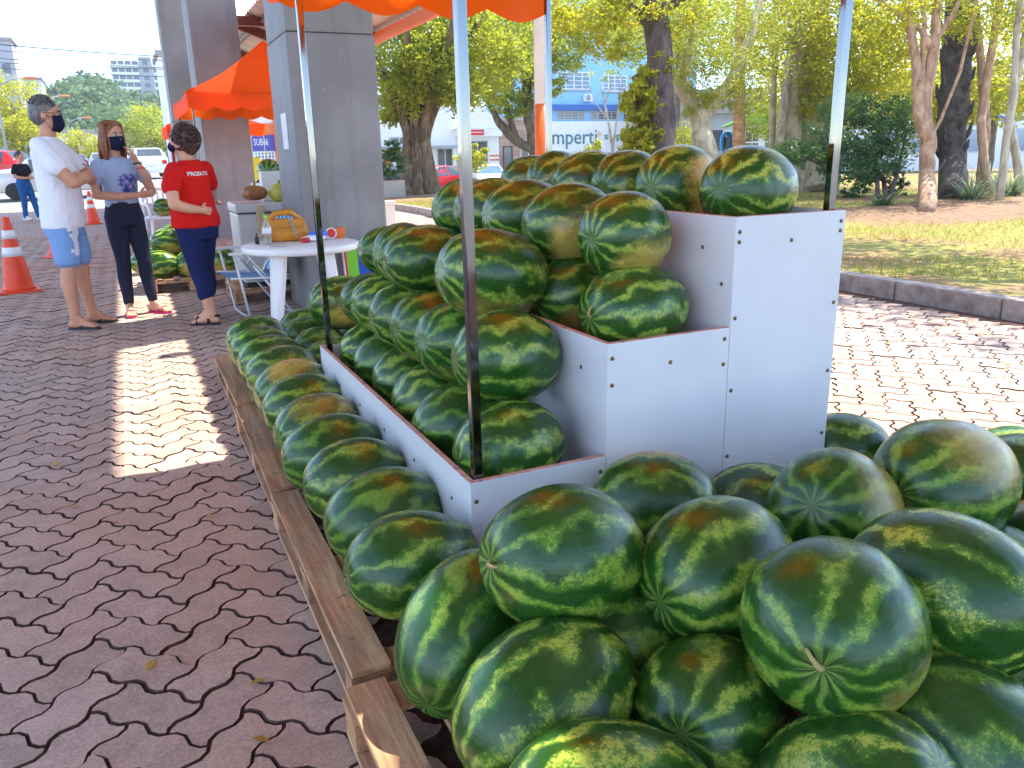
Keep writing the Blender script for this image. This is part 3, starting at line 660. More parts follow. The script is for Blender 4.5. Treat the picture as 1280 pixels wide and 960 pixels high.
def melon(P, r, d, label, group, roll=None, colr=None, v=None, stemmed=False):
    v = mrng.randrange(4) if v is None else v
    o = bpy.data.objects.new('watermelon', MM[v]); d = Vector(d).normalized()
    z = Vector((0, 0, 1)) if abs(d.z) < .95 else Vector((1, 0, 0)); y = z.cross(d).normalized(); z = d.cross(y)
    R = Matrix((d, y, z)).transposed(); R = R @ Matrix.Rotation(rad(mrng.uniform(-55, 55) if roll is None else roll), 3, 'X')
    o.rotation_euler = R.to_euler(); o.location = P; o.scale = (r, r * mrng.uniform(.97, 1.03), r)
    if colr is None: colr = (mrng.choice([.2, .4, .6, .8]), mrng.uniform(.2, 1), mrng.uniform(.1, .8))
    o.color = (*colr, 1); link(o); tag(o, label, 'watermelon', group)
    if stemmed: stem(o, (1.10, 1.18, 1.26, 1.36)[v])
    return o
ORD = ['first', 'second', 'third', 'fourth', 'fifth', 'sixth', 'seventh', 'eighth', 'ninth', 'tenth', 'eleventh', 'twelfth']
# row on the pallets beside the stand
LR = [(.565, 1.87), (.585, 2.2), (.58, 2.51), (.57, 2.80), (.585, 3.12), (.595, 3.44), (.60, 3.76), (.605, 4.07), (.60, 4.37), (.595, 4.66), (.61, 4.96)]
for i, (x, y) in enumerate(LR):
    melon((x, y, .142 + .145), .150 + mrng.uniform(-.006, .004), (-1, mrng.uniform(-.3, .15), mrng.uniform(-.12, .1)), 'watermelon in the row along the low side of the stand, %s from its front corner' % ORD[i], 'watermelons in the pallet row', roll={4: 150, 6: 170, 0: 20}.get(i), colr={0: (.6, .9, .3), 6: (.9, .3, .6), 2: (.4, .6, .7)}.get(i), v=2)
for i, (x, y) in enumerate([(.875, 4.16), (.885, 4.5), (.89, 4.82), (.93, 5.14)]):
    melon((x, y, .28), .14, (-1, mrng.uniform(-.3, .2), 0), 'watermelon lying behind the back end of the stand, %s beyond its back panel' % ORD[i], 'watermelons behind the stand', v=1)
melon((1.08, 4.65, .52), .155, (-1, -.1, .1), 'yellow green watermelon lying on others by the rear canopy post', 'watermelons behind the stand', roll=60, colr=(1, .8, 1))
melon((1.19, 4.45, .29), .15, (-1, 0, 0), 'half hidden watermelon behind the back panel of the stand', 'watermelons behind the stand')
melon((1.21, 4.85, .29), .15, (-1, 0, 0), 'half hidden watermelon under the yellow green one', 'watermelons behind the stand')
# lowest tier
T1 = [(.945, 2.06, .49, .148), (.95, 2.40, .475, .142), (.95, 2.71, .472, .142), (.95, 3.02, .47, .14), (.95, 3.32, .47, .14), (.95, 3.59, .47, .13)]
for i, (x, y, z, r) in enumerate(T1):
    melon((x, y, z), r, (-1, mrng.uniform(-.25, .2), mrng.uniform(-.1, .15)), 'watermelon in the lowest tier of the stand, bottom layer, %s from front' % ORD[i], 'watermelons in the lowest tier', colr={0: (.3, .8, .5), 2: (1, .6, .8), 3: (.9, .5, .6)}.get(i), v=1 if i == 0 else None, roll={2: 40, 3: 35}.get(i))
T2 = [(1.01, 2.20, .735, .15), (1.0, 2.56, .715, .145), (1.0, 2.87, .71, .14), (1.0, 3.17, .705, .138), (1.0, 3.46, .705, .138), (1.0, 3.72, .69, .125)]
for i, (x, y, z, r) in enumerate(T2):
    melon((x, y, z), r, (-1, mrng.uniform(-.3, .2), mrng.uniform(-.1, .2)), 'watermelon stacked as second layer on the lowest tier, %s from front' % ORD[i], 'watermelons in the lowest tier', colr={0: (.2, .7, .6), 1: (.3, .5, .2)}.get(i), v=1)
T3 = [(1.08, 2.45, .955, .158), (1.09, 2.81, .94, .142), (1.09, 3.12, .935, .142), (1.08, 3.40, .93, .135), (1.09, 3.64, .92, .118)]
for i, (x, y, z, r) in enumerate(T3[:1] + T3[2:]):
    melon((x, y, z), r, (-1, mrng.uniform(-.35, .1), mrng.uniform(-.1, .2)), 'watermelon stacked as top layer over the lowest tier, %s from front' % ORD[i], 'watermelons in the lowest tier', colr={0: (.7, .8, .5), 1: (1, .5, .7)}.get(i), roll={0: 25}.get(i), v=2 if i == 0 else None)
U1 = [(1.405, 2.085, .865, .148), (1.39, 2.44, .86, .145), (1.39, 2.75, .86, .145), (1.39, 3.06, .86, .145), (1.39, 3.37, .86, .145), (1.39, 3.62, .86, .12)]
for i, (x, y, z, r) in enumerate(U1):
    melon((x, y, z), r, (-1, -.15 if i == 0 else mrng.uniform(-.3, .2), 0), 'watermelon in the middle tier of the stand, bottom layer, %s from front' % ORD[i], 'watermelons in the middle tier', colr=(.4, .8, .5) if i == 0 else (.5, .3, .6), v=2 if i == 0 else 1, stemmed=(i == 0))
U2 = [(1.415, 2.16, 1.09, .14), (1.41, 2.50, 1.10, .15), (1.42, 2.84, 1.105, .145), (1.42, 3.15, 1.11, .142), (1.42, 3.46, 1.10, .142)]
for i, (x, y, z, r) in enumerate(U2):
    melon((x, y, z), r, (-1, -.25 if i == 0 else mrng.uniform(-.3, .2), mrng.uniform(-.1, .15)), 'watermelon stacked on the middle tier, upper layer, %s from front' % ORD[i], 'watermelons in the middle tier', colr={0: (.8, .7, .8), 1: (.9, .4, .8), 4: (1, .3, .4)}.get(i, (.5, .5, .8)), roll={1: 70, 4: 120, 0: 50}.get(i))
V1 = [(1.845, 2.09, 1.215, .145), (1.83, 2.44, 1.215, .145), (1.83, 2.77, 1.212, .14), (1.83, 3.07, 1.212, .14), (1.83, 3.37, 1.212, .14), (1.83, 3.64, 1.21, .125)]
for i, (x, y, z, r) in enumerate(V1):
    lab = 'watermelon on the top tier of the stand, %s from front' % ORD[i]
    if i == 1: lab = 'watermelon with a big orange patch on the top tier, second from front'
    melon((x, y, z), r, (-1, -.35, .05) if i < 2 else (-1, mrng.uniform(-.3, .2), 0), lab, 'watermelons on the top tier', colr={1: (1.6, .7, .6), 0: (.2, .9, .9)}.get(i, (.4, .6, .9)), roll={1: 95, 0: 10}.get(i), v={1: 2, 0: 2}.get(i))
# front heap : name -> position, radius, axis (image right, image up, towards camera), label, colour, roll
HP = [((.755, 1.375, .500), .160, (-.85, .05, .5), 'big watermelon with a curled dry stem on the heap against the low front panel', (.6, .75, .35), -60, 1, True),
 ((1.055, 1.225, .465), .157, (-.8, -.25, .55), 'watermelon showing its star shaped blossom end, resting mid heap', (.7, .65, .6), -10, 1, False),
 ((1.045, .895, .520), .160, (-.45, -.15, .85), 'rounded paler watermelon with short stem on top of the heap', (.5, .55, .5), 60, 0, True),
 ((1.355, .905, .500), .160, (.6, -.2, .75), 'watermelon with broad pale blotches on the heap beside the rounded paler one', (.4, .95, .75), 0, 1, False),
 ((1.478, 1.30, .480), .157, (-.6, .2, .75), 'dark watermelon with brown shoulder and small scars on the heap', (.5, .25, .5), 120, 0, False),
 ((1.80, 1.245, .515), .160, (-.85, -.1, .5), 'long watermelon with greyish sheen on top of heap near the tall tier', (.6, .5, .4), 150, 2, False),
 ((1.225, 1.70, .385), .153, (.9, .1, .4), 'watermelon with a brown patch pushed against the middle front panel', (.9, .5, .3), 140, 1, False),
 ((1.61, 1.70, .290), .145, (.8, .1, .5), 'half hidden watermelon against the tall front panel of the stand', (.4, .9, .6), 0, 1, False),
 ((2.20, 1.93, .288), .145, (.9, 0, .3), 'low watermelon beside the tall end of the stand', (.3, 1, .6), 0, 1, False),
 ((2.29, 2.35, .285), .14, (.2, 0, .9), 'watermelon tucked behind the tall corner of the stand', (.3, .8, .6), 0, 1, False),
 ((2.33, 1.63, .310), .155, (-.9, 0, .4), 'watermelon with yellow end next to the paving beyond the heap', (1, .4, .6), 90, 2, False),
 ((2.30, 1.33, .375), .150, (.7, 0, .6), 'watermelon at the outer end of the heap, above the yellowish one', (.3, .7, .4), 0, 1, False),
 ((2.09, 1.10, .300), .150, (.6, 0, .7), 'yellowish brown watermelon at the outer end of the heap', (1.4, .5, .9), 150, 1, False),
 ((2.62, 1.56, .285), .140, (.5, 0, .8), 'outermost watermelon of the heap, toward the yellow strip', (.3, .7, .5), 0, 1, False),
 ((.575, 1.52, .290), .150, (-.35, -.6, .6), 'dark green tilted watermelon on pallet beside the bare deck boards', (.6, .45, .3), 40, 3, False),
 ((.615, 1.19, .300), .158, (-.8, -.45, .45), 'striped watermelon with a pale scratch, on pallet beside the bare boards', (.5, .95, .45), 0, 2, False),
 ((.58, .90, .295), .155, (-.7, .1, .3), 'watermelon with bright stripes at the front end of the pallet', (.6, .9, .7), 30, 2, False),
 ((.90, 1.035, .288), .150, (-.5, .1, .8), 'shaded watermelon low in the heap under the rounded paler one', (.4, .7, .6), 20, 1, False),
 ((.945, .735, .290), .153, (.4, .5, .4), 'yellow striped watermelon at the front foot of the heap', (.9, .8, .9), 60, 2, False),
 ((1.225, .73, .300), .160, (.75, -.45, .2), 'long watermelon leaning low at the front foot of the heap', (.4, .6, .5), 0, 3, False),
 ((1.53, .865, .288), .150, (.6, .3, .5), 'dark watermelon in the shade below the broadly blotched one', (.5, .5, .7), 0, 1, False),
 ((.885, 1.31, .282), .146, (-.7, 0, .6), 'watermelon deep in the dark gap of the heap', (.3, .5, .4), 0, 1, False)]
for P, r, a, lab, cc, ro, v, stm in HP:
    d = rt * a[0] + up * a[1] - fw * a[2]; melon(P, r, d, lab, 'watermelons in the front heap', ro, cc, v, stm)
for P, r in [((1.312, 1.216, .28), .14), ((1.73, 1.39, .28), .14), ((1.85, 1.12, .28), .142), ((1.97, .87, .285), .145), ((2.49, 1.21, .28), .14), ((1.56, .585, .285), .15)]:
    melon(P, r, (mrng.uniform(-1, 1), mrng.uniform(-1, 1), 0), 'watermelon buried at the bottom of the front heap', 'buried watermelons of the heap')

# ------------------------------------------------------------ orange canopies
def canopy(name, label, x0, y0, x1, y1, zv, zt, apex, pole_in=.06, base=(0, 0, 0, 0), pr=.0135, group='orange market canopies', drop=.17, sq=True, pz=None):
    t_ = empty(name, (x0, y0, 0)); tag(t_, label, 'canopy', group); W, D = x1 - x0, y1 - y0
    n = 10; m_ = MB(); ax, ay, az = apex[0] - x0, apex[1] - y0, apex[2]
    C = [(0, 0), (W, 0), (W, D), (0, D)]
    for s_ in range(4):
        a, b_ = C[s_], C[(s_ + 1) % 4]; V = []; Fc = []
        for i in range(n + 1):
            tt = i / n
            for j in range(n + 1):
                u = j / n; ex = a[0] + (b_[0] - a[0]) * u; ey = a[1] + (b_[1] - a[1]) * u; sag = -.05 * math.sin(math.pi * u) * (1 - tt) - .09 * math.sin(math.pi * tt) * (.6 + .4 * abs(math.cos(math.pi * u)))
                V.append((ex + (ax - ex) * tt, ey + (ay - ey) * tt, zt + (az - zt) * tt + sag * .8))
        for i in range(n):
            for j in range(n): Fc.append((i * (n + 1) + j, i * (n + 1) + j + 1, (i + 1) * (n + 1) + j + 1, (i + 1) * (n + 1) + j))
        m_.add(V, Fc, True)
    m_.build('roof_cloth', M['cloth'], t_)
    for s_ in range(4):
        a, b_ = C[s_], C[(s_ + 1) % 4]; L_ = math.hypot(b_[0] - a[0], b_[1] - a[1]); ns = max(3, round(L_ / .36)); k = ns * 10; V = []; Fc = []
        nx_, ny_ = (b_[1] - a[1]) / L_, -(b_[0] - a[0]) / L_
        for j in range(k + 1):
            u = j / k; px, py = a[0] + (b_[0] - a[0]) * u, a[1] + (b_[1] - a[1]) * u
            sc = abs(math.sin(math.pi * ns * u)); sag = -.05 * math.sin(math.pi * u) * .8
            wv = .012 * math.sin(u * ns * 6.28)
            zvv = zv if s_ != 1 else zt - .06
            V += [(px, py, zt + sag), (px + nx_ * (.012 + wv), py + ny_ * (.012 + wv), zt - drop * (.5 if s_ != 1 else .15) + sag * .5), (px + nx_ * wv, py + ny_ * wv, zvv + .055 * (1 - sc))]
        for j in range(k): Fc += [(j * 3, j * 3 + 1, j * 3 + 4, j * 3 + 3), (j * 3 + 1, j * 3 + 2, j * 3 + 5, j * 3 + 4)]
        MB().add(V, Fc, True).build('valance', M['cloth'], t_)
    px_ = [(pole_in, pole_in), (W - pole_in, pole_in), (W - pole_in, D - pole_in), (pole_in, D - pole_in)] if not pz else pz
    for (q, bz) in zip(px_, base):
        MB().bevbox(q[0] - pr, q[1] - pr, bz, q[0] + pr, q[1] + pr, zt - .02, .003).build('post', M['chrome'], t_)
    for i in range(4):
        a, b_ = px_[i], px_[(i + 1) % 4]; MB().tube([(a[0], a[1], zt - .035), (b_[0], b_[1], zt - .035)], .012, 6).build('rail', M['chrome'], t_)
    return t_
X0c, Y0c = .70, 1.80
canopy('market_canopy', 'orange canopy on chrome posts standing at the corners of the white stand', X0c, Y0c, 2.13, 4.0, 1.99, 2.17, (1.43, 2.9, 2.75), base=(.334, 1.08, 1.08, .334),
       pz=[(.777 - X0c, 1.909 - Y0c), (2.018 - X0c, 1.909 - Y0c), (1.965 - X0c, 3.707 - Y0c), (.777 - X0c, 3.707 - Y0c)])
canopy('market_canopy', 'orange canopy between the two nearer grey columns, over the freezer area', .92, 11.9, 3.3, 14.7, 1.97, 2.22, (2.2, 13.3, 3.05), base=(0, 0, 0, 0))
canopy('market_canopy', 'smaller looking orange canopy with a red drape, farthest down the hall', 1.32, 25.3, 4.0, 28, 1.95, 2.3, (2.6, 26.6, 3.0), base=(0, 0, 0, 0))
dr = MB(); 
for q in range(1): dr.bevbox(1.36, 25.3, .55, 1.62, 25.42, 2.1, .04)
tag(dr.build('hanging_cloth', simple('red_cloth', S(190, 30, 24), .8)), 'red cloth hanging at corner of farthest canopy', 'cloth')
# ------------------------------------------------------------ market props
tb = empty('plastic_table', (1.20, 6.45, 0)); tag(tb, 'round white plastic garden table beside the grey column', 'table')
MB().lathe([(.02, .655), (.40, .655), (.435, .645), (.45, .655), (.45, .69), (.44, .70), (.02, .70)], 48).build('table_top', M['white_plastic'], tb)
for a in (218, 308, 38, 128):
    c_, s_ = math.cos(rad(a)), math.sin(rad(a)); m_ = MB()
    for sd in (-1, 1):
        T_ = Vector((c_ * .27, s_ * .27, .655)); B_ = Vector((c_ * .37, s_ * .37, 0)); tn = Vector((-s_, c_, 0)); nrm_ = Vector((c_, s_, 0))
        V = []
        for P_, w_, dp in ((B_, .035, .05), (T_, .065, .085)):
            V += [P_ + tn * 0 + nrm_ * .03, P_ + tn * w_ * sd + nrm_ * .0, P_ + tn * w_ * sd - nrm_ * dp * .5, P_ - nrm_ * .005]
        m_.add(V, [(0, 1, 5, 4), (1, 2, 6, 5), (2, 3, 7, 6), (3, 0, 4, 7), (0, 3, 2, 1), (4, 5, 6, 7)])
    m_.build('leg', M['white_plastic'], tb)
# folding chair (seat sling, frame) facing -X
def folding_chair(loc, rz, label, sling, folded=False):
    t_ = empty('folding_chair', loc, rz); tag(t_, label, 'chair')
    W = .27
    for s_ in (-1, 1):
        y = s_ * W; r = .011
        MB().tube([(.25, y, .37), (.12, y, .36), (-.22, y, .34)], r, 8).build('seat_rail', M['alu'], t_)
        MB().tube([(.20, y, .57), (.16, y, .30), (.12, y, .02), (.12, y * .2, .012), (.12, 0, .012)], r, 8).build('front_leg', M['alu'], t_)
        MB().tube([(.04, y * .96, .46), (-.12, y * .96, .22), (-.26, y * .96, .02), (-.26, 0, .012)], r, 8).build('rear_leg', M['alu'], t_)
        MB().tube([(-.16, y, .33), (-.25, y, .58), (-.36, y, .86)], r, 8).build('back_rail', M['alu'], t_)
        MB().bevbox(-.22, y - .022, .565, .24, y + .022, .588, .008).build('armrest', M['white_plastic'], t_)
        MB().tube([(.1, y, .57), (-.06, y, .36)], .007, 6).build('brace', M['alu'], t_); MB().tube([(-.12, y, .57), (0, y, .37)], .007, 6).build('brace', M['alu'], t_)
    m_ = MB(); V = []; Fc = []
    pr_ = [(.25, .372), (.12, .352), (-.05, .338), (-.2, .345)]
    for (x, z) in pr_: V += [(x, -W, z), (x, W, z)]
    m_.add(V, [(i * 2, i * 2 + 1, i * 2 + 3, i * 2 + 2) for i in range(3)], True)
    V = [(x, y * W, z - .004) for (x, z) in pr_ for y in (-1, 1)]; m_.add(V, [(i * 2, i * 2 + 1, i * 2 + 3, i * 2 + 2) for i in range(3)], True)
    m_.build('seat_sling', sling, t_)
    m_ = MB(); pr_ = [(-.18, .37), (-.27, .58), (-.355, .85)]
    for dx in (0, -.005):
        V = [(x + dx, y * W, z) for (x, z) in pr_ for y in (-1, 1)]; m_.add(V, [(i * 2, i * 2 + 1, i * 2 + 3, i * 2 + 2) for i in range(2)], True)
    m_.build('back_sling', sling, t_)
    return t_
folding_chair((.93, 7.42, 0), rad(186), 'white framed folding beach chair with blue sling seat beside the table', M['sling_blue'])
fc = empty('folded_chair', (1.88, 6.90, .012), 0); fc.scale = (.85, 1, .72); tag(fc, 'folded beach chair with blue, red and green striped sling leaning on the column', 'chair')
Rl = Matrix.Rotation(rad(-9), 4, 'X')
m_ = MB(); m_.box(-.01, -.25, .12, .01, .25, .80, Rl @ Matrix.Rotation(rad(90), 4, 'Z')); fo = m_.build('sling', stripes('folded_sling', [S(40, 50, 130), S(215, 40, 80), S(120, 200, 40), S(20, 80, 180)], 0, 2.2), fc)
for s_ in (-1, 1):
    m_ = MB(); m_.tube([Rl @ Vector((s_ * .265, -.02, 0)), Rl @ Vector((s_ * .265, -.02, .86))], .011, 8); m_.build('rail', M['alu'], fc)
    m_ = MB(); m_.tube([Rl @ Vector((s_ * .24, .03, .02)), Rl @ Vector((s_ * .24, .03, .7))], .011, 8); m_.build('leg', M['alu'], fc)
m_ = MB(); m_.tube([Rl @ Vector((-.265, -.02, .86)), Rl @ Vector((.265, -.02, .86))], .011, 8); m_.build('top_rail', M['alu'], fc)
# chest freezer on a pallet
pallet(.82, 7.98, 2.25, 8.78, 'dark pallet under the white chest freezer', 21)
fz = empty('chest_freezer', (.93, 8.03, .142)); tag(fz, 'white chest freezer with a beige latch behind the table', 'freezer')
bx('body', M['enamel'], fz, 0, 0, .05, 1.2, .62, .70, .02); bx('lid', M['enamel'], fz, -.012, -.015, .712, 1.212, .63, .795, .018); bx('plinth', M['dark'], fz, .03, .03, 0, 1.17, .59, .05)
bx('latch', M['beige'], fz, .17, -.04, .54, .25, -.016, .78, .01); bx('hinge_gap', M['dark'], fz, .01, .01, .70, 1.19, .6, .712)
gm_ = MB()
for i in range(7): gm_.box(.25, -.012, .12 + i * .022, .62, .001, .129 + i * .022)
gm_.build('vent_grille', M['dark'], fz)
def squash(loc, r, mat, name, label, cat, ribs=9, hz=.62):
    m_ = MB(); V = []; n, mm = 36, 10
    for i in range(mm + 1):
        u = math.pi * i / mm
        for k in range(n):
            th = 2 * math.pi * k / n; q = r * math.sin(u) * (1 - .09 * abs(math.sin(th * ribs / 2)) ** .5 if ribs else r * 0 + 1)
            if not ribs: q = r * math.sin(u)
            V.append((q * math.cos(th), q * math.sin(th), r * hz * math.cos(u) * (1 - .25 * math.exp(-(math.sin(u) / .25) ** 2) if ribs else 1)))
    m_.add(V, [(i * n + k, (i + 1) * n + k, (i + 1) * n + (k + 1) % n, i * n + (k + 1) % n) for i in range(mm) for k in range(n)], True)
    t_ = empty(name, loc); tag(t_, label, cat); m_.build('rind', mat, t_); MB().tube([(0, 0, r * hz * .7), (.01, 0, r * hz + .03)], [.018, .012], 6).build('stem', M['stemmat'], t_); return t_
squash((1.14, 8.25, 1.025), .125, M['pumpkin'], 'pumpkin', 'ribbed brown orange pumpkin lying on the freezer lid', 'pumpkin')
squash((1.37, 8.22, 1.02), .105, M['yellow_melon'], 'yellow_melon', 'round yellow green melon on the freezer lid beside the pumpkin', 'melon', 0, .85)
cb = MB(); cb.bevbox(1.25, 8.45, .94, 1.62, 8.62, 1.22, .004); tag(cb.build('white_carton', M['white_plastic']), 'white carton standing on the freezer lid', 'carton')
# small tall counter behind with melons on it
ct = empty('sale_counter', (1.55, 10.6, 0)); tag(ct, 'white counter behind the freezer carrying watermelons', 'counter'); bx('body', M['white_plastic'], ct, 0, 0, 0, 1.3, .6, 1.0, .01); bx('top', M['white_plastic'], ct, -.03, -.03, 1.001, 1.33, .63, 1.04, .008)
for i, x in enumerate((1.72, 1.98)): melon((x, 10.9, 1.04 + .15), .15, (-.2, -1, 0), 'watermelon on the white counter behind the freezer, %s from its hall end' % ORD[i], 'watermelons on the counter', v=1)
# things on the table
TZ = .7005
bg_ = empty('handbag', (1.13, 6.70, TZ)); bg_.scale = (.88, .9, .88); tag(bg_, 'mustard leather handbag with chain strap on the plastic table', 'handbag')
m_ = MB()
prof = [(-.20, 0), (.20, 0), (.215, .06), (.19, .17), (.12, .205), (-.12, .20), (-.19, .165), (-.215, .06)]
for (sc_, y) in ((.8, -.085), (1, -.06), (1.02, .0), (1, .06), (.8, .085)):
    m_.v += [(x * sc_, y, z * (.9 + .1 * sc_)) for x, z in prof]
k = len(prof); m_.f += [(i * k + j, i * k + (j + 1) % k, (i + 1) * k + (j + 1) % k, (i + 1) * k + j) for i in range(4) for j in range(k)] + [tuple(range(k)), tuple(4 * k + j for j in range(k))]; m_.sm = [True] * len(m_.f)
o = m_.build('body', M['mustard'], bg_); sb = o.modifiers.new('s', 'SUBSURF'); sb.levels = 2; sb.render_levels = 2
MB().bevbox(-.17, -.10, .13, .17, -.086, .2, .005).build('flap', M['mustard'], bg_)
MB().tube([(-.15, 0, .18), (-.08, -.02, .25), (.06, -.02, .262), (.16, 0, .18)], [.022, .028, .028, .022], 8, flat=.5).build('handle', M['mustard'], bg_)
for i in range(9):
    tt = i / 8; m_ = MB(); c_ = Vector((.03 + .05 * tt, -.105 - .01 * math.sin(tt * 3), .21 - tt * .15)); m_.tube([c_ + Vector((.012 * math.cos(a), 0 if i % 2 else .012 * math.sin(a), .012 * math.sin(a) if i % 2 else .004 * math.sin(a))) for a in np.linspace(0, 6.28, 9)], .0035, 5, cap=False); m_.build('chain_link', M['steel'], bg_)
bt = empty('drink_bottle', (.955, 6.47, TZ)); tag(bt, 'small clear bottle with lime green cap on the table', 'bottle')
MB().lathe([(.001, 0), (.03, .002), (.033, .02), (.031, .07), (.033, .12), (.03, .15), (.013, .185), (.013, .205)], 20).build('body', M['bottle'], bt); MB().lathe([(.001, .004), (.027, .006), (.0295, .02), (.028, .075), (.001, .076)], 20).build('drink', M['drink'], bt)
MB().lathe([(.0345, .085), (.0345, .135)], 20).build('label', M['paper'], bt); MB().lathe([(.0155, .2), (.0155, .225), (.012, .228)], 16).build('cap', M['lime'], bt)
pk = empty('snack_packet', (1.32, 6.52, TZ), rad(20)); tag(pk, 'blue and white snack packets lying on the table', 'packet')
m_ = MB(); m_.ell((0, 0, .025), (.11, .07, .025), 14, 8); m_.build('pouch', M['paper'], pk); m_ = MB(); m_.ell((.06, .01, .05), (.1, .035, .03), 14, 8); m_.build('blue_print', M['blue_pack'], pk); m_ = MB(); m_.ell((-.09, -.03, .02), (.05, .03, .02), 12, 6); m_.build('red_print', M['red_pack'], pk)
ob = MB(); ob.bevbox(1.50, 6.62, TZ, 1.60, 6.68, TZ + .085, .004); tag(ob.build('small_box', M['orange_pack']), 'small orange brown box on the far side of the table', 'box')
cl = empty('tape_roll', (1.47, 6.56, TZ + .05)); tag(cl, 'white round roll with orange ring leaning on the small box', 'roll'); m_ = MB(); m_.lathe([(.025, -.012), (.045, -.012), (.045, .012), (.025, .012)], 24, M=Matrix.Rotation(rad(80), 4, 'X')); m_.build('roll', M['paper'], cl); m_ = MB(); m_.lathe([(.03, -.0135), (.036, -.0135), (.036, .0135), (.03, .0135)], 24, M=Matrix.Rotation(rad(80), 4, 'X')); m_.build('ring', M['redsign'], cl)
vb = empty('dark_vial', (.89, 6.58, TZ)); tag(vb, 'small dark vial beside the handbag on the table', 'vial'); MB().lathe([(.001, 0), (.016, .001), (.016, .05), (.006, .06), (.006, .085)], 14).build('body', M['dark'], vb)
ph_ = MB(); ph_.bevbox(.93, 6.22, TZ, 1.06, 6.28, TZ + .008, .003); tag(ph_.build('mobile_phone', M['frame']), 'grey mobile phone lying at the table edge', 'phone')
# second melon pallet by the red shirted woman
pallet(.08, 9.1, 1.0, 10.2, 'low pallet of watermelons behind the woman in red', 22)
for i, (x, y, z, r) in enumerate([(.24, 9.3, .28, .155), (.56, 9.28, .275, .15), (.86, 9.3, .275, .15), (.12, 9.62, .275, .14), (.42, 9.6, .28, .15), (.75, 9.62, .28, .15), (.36, 9.48, .50, .15), (.64, 9.5, .5, .145), (.3, 9.95, .28, .15), (.6, 9.95, .28, .15), (.46, 9.8, .53, .145)]):
    melon((x, y, z), r, (-1, mrng.uniform(-.5, .5), 0), ['pale striped watermelon on the low pallet behind the woman in red, bottom front row', 'pale striped watermelon on the low pallet behind the woman in red, bottom middle row', 'pale striped watermelon stacked on top of the low pallet behind the woman in red', 'pale striped watermelon on the low pallet behind the woman in red, back row'][(0, 0, 0, 1, 1, 1, 2, 2, 3, 3, 2)[i]], 'watermelons on the far pallet', colr=(.9, 1, .6), v=2, roll=mrng.uniform(-40, 140))
# white armchair
ac = empty('plastic_armchair', (.56, 15.0, 0), rad(-80)); tag(ac, 'white plastic armchair down the hall behind the watermelons', 'chair')
bx('seat', M['white_plastic'], ac, -.24, -.25, .40, .24, .25, .44, .012)
for i in range(5): MB().tube([(-.24, -.18 + i * .09, .43), (-.29, -.18 + i * .09, .62), (-.32, -.18 + i * .09, .84)], .017, 8).build('back_slat', M['white_plastic'], ac)
MB().tube([(-.23, -.26, .44), (-.30, -.25, .7), (-.33, -.15, .86), (-.34, 0, .88), (-.33, .15, .86), (-.30, .25, .7), (-.23, .26, .44)], .025, 8).build('back_frame', M['white_plastic'], ac)
for s_ in (-1, 1):
    MB().tube([(-.27, s_ * .27, .64), (0, s_ * .29, .65), (.22, s_ * .28, .63), (.25, s_ * .27, .4)], .024, 8).build('armrest', M['white_plastic'], ac)
    for x in (-.22, .23): MB().tube([(x, s_ * .25, .42), (x * 1.15, s_ * .28, 0)], .025, 8).build('leg', M['white_plastic'], ac)
melon((.56, 15.0, .44 + .14), .15, (1, 0, 0), 'dark watermelon sitting on the white plastic armchair', None, v=0)
# wooden crate near it
cr = empty('wooden_crate', (.1, 10.75, 0)); tag(cr, 'small brown wooden crate behind the far watermelon pallet', 'crate')
for z in (.05, .15, .25):
    for (a, b_, c_, d_) in ((0, 0, .5, .015), (0, .33, .5, .345), (0, .016, .015, .329), (.485, .016, .5, .329)): bx('slat', M['wood'], cr, a, b_, z, c_, d_, z + .075)
bx('base', M['wood'], cr, .015, .015, .0, .485, .33, .03)
# traffic cones
def cone(loc, h, label, sc=1):
    t_ = empty('traffic_cone', loc, rng.uniform(0, 1)); tag(t_, label, 'traffic cone', 'orange traffic cones'); r0_, r1_ = .15 * sc, .034 * sc
    MB().bevbox(-.2 * sc, -.2 * sc, 0, .2 * sc, .2 * sc, .028, .01).build('base', M['cone'], t_)
    R = lambda q: r0_ + (r1_ - r0_) * q
    MB().lathe([(R(0) + .02, .027), (R(.03), .05)] + [(R(q), .05 + (h - .05) * q) for q in (.1, .3, .5, .8, .97, 1)] + [(r1_ * .6, h + .004)], 28).build('body', M['cone'], t_)
    for a, b_ in ((.45, .58), (.70, .82)):
        MB().lathe([(R(q) + .0035, .05 + (h - .05) * q) for q in (a, (a + b_) / 2, b_)], 28).build('white_band', M['cone_white'], t_)
    return t_
cone((-1.19, 10.2, 0), .80, 'orange traffic cone with two white bands beside the man in white'); cone((-1.0, 13.7, 0), .72, 'orange traffic cone partly hidden behind the man in white', .9); cone((-.72, 20.6, 0), .72, 'orange traffic cone between the man and the woman, farther down the hall', .9)

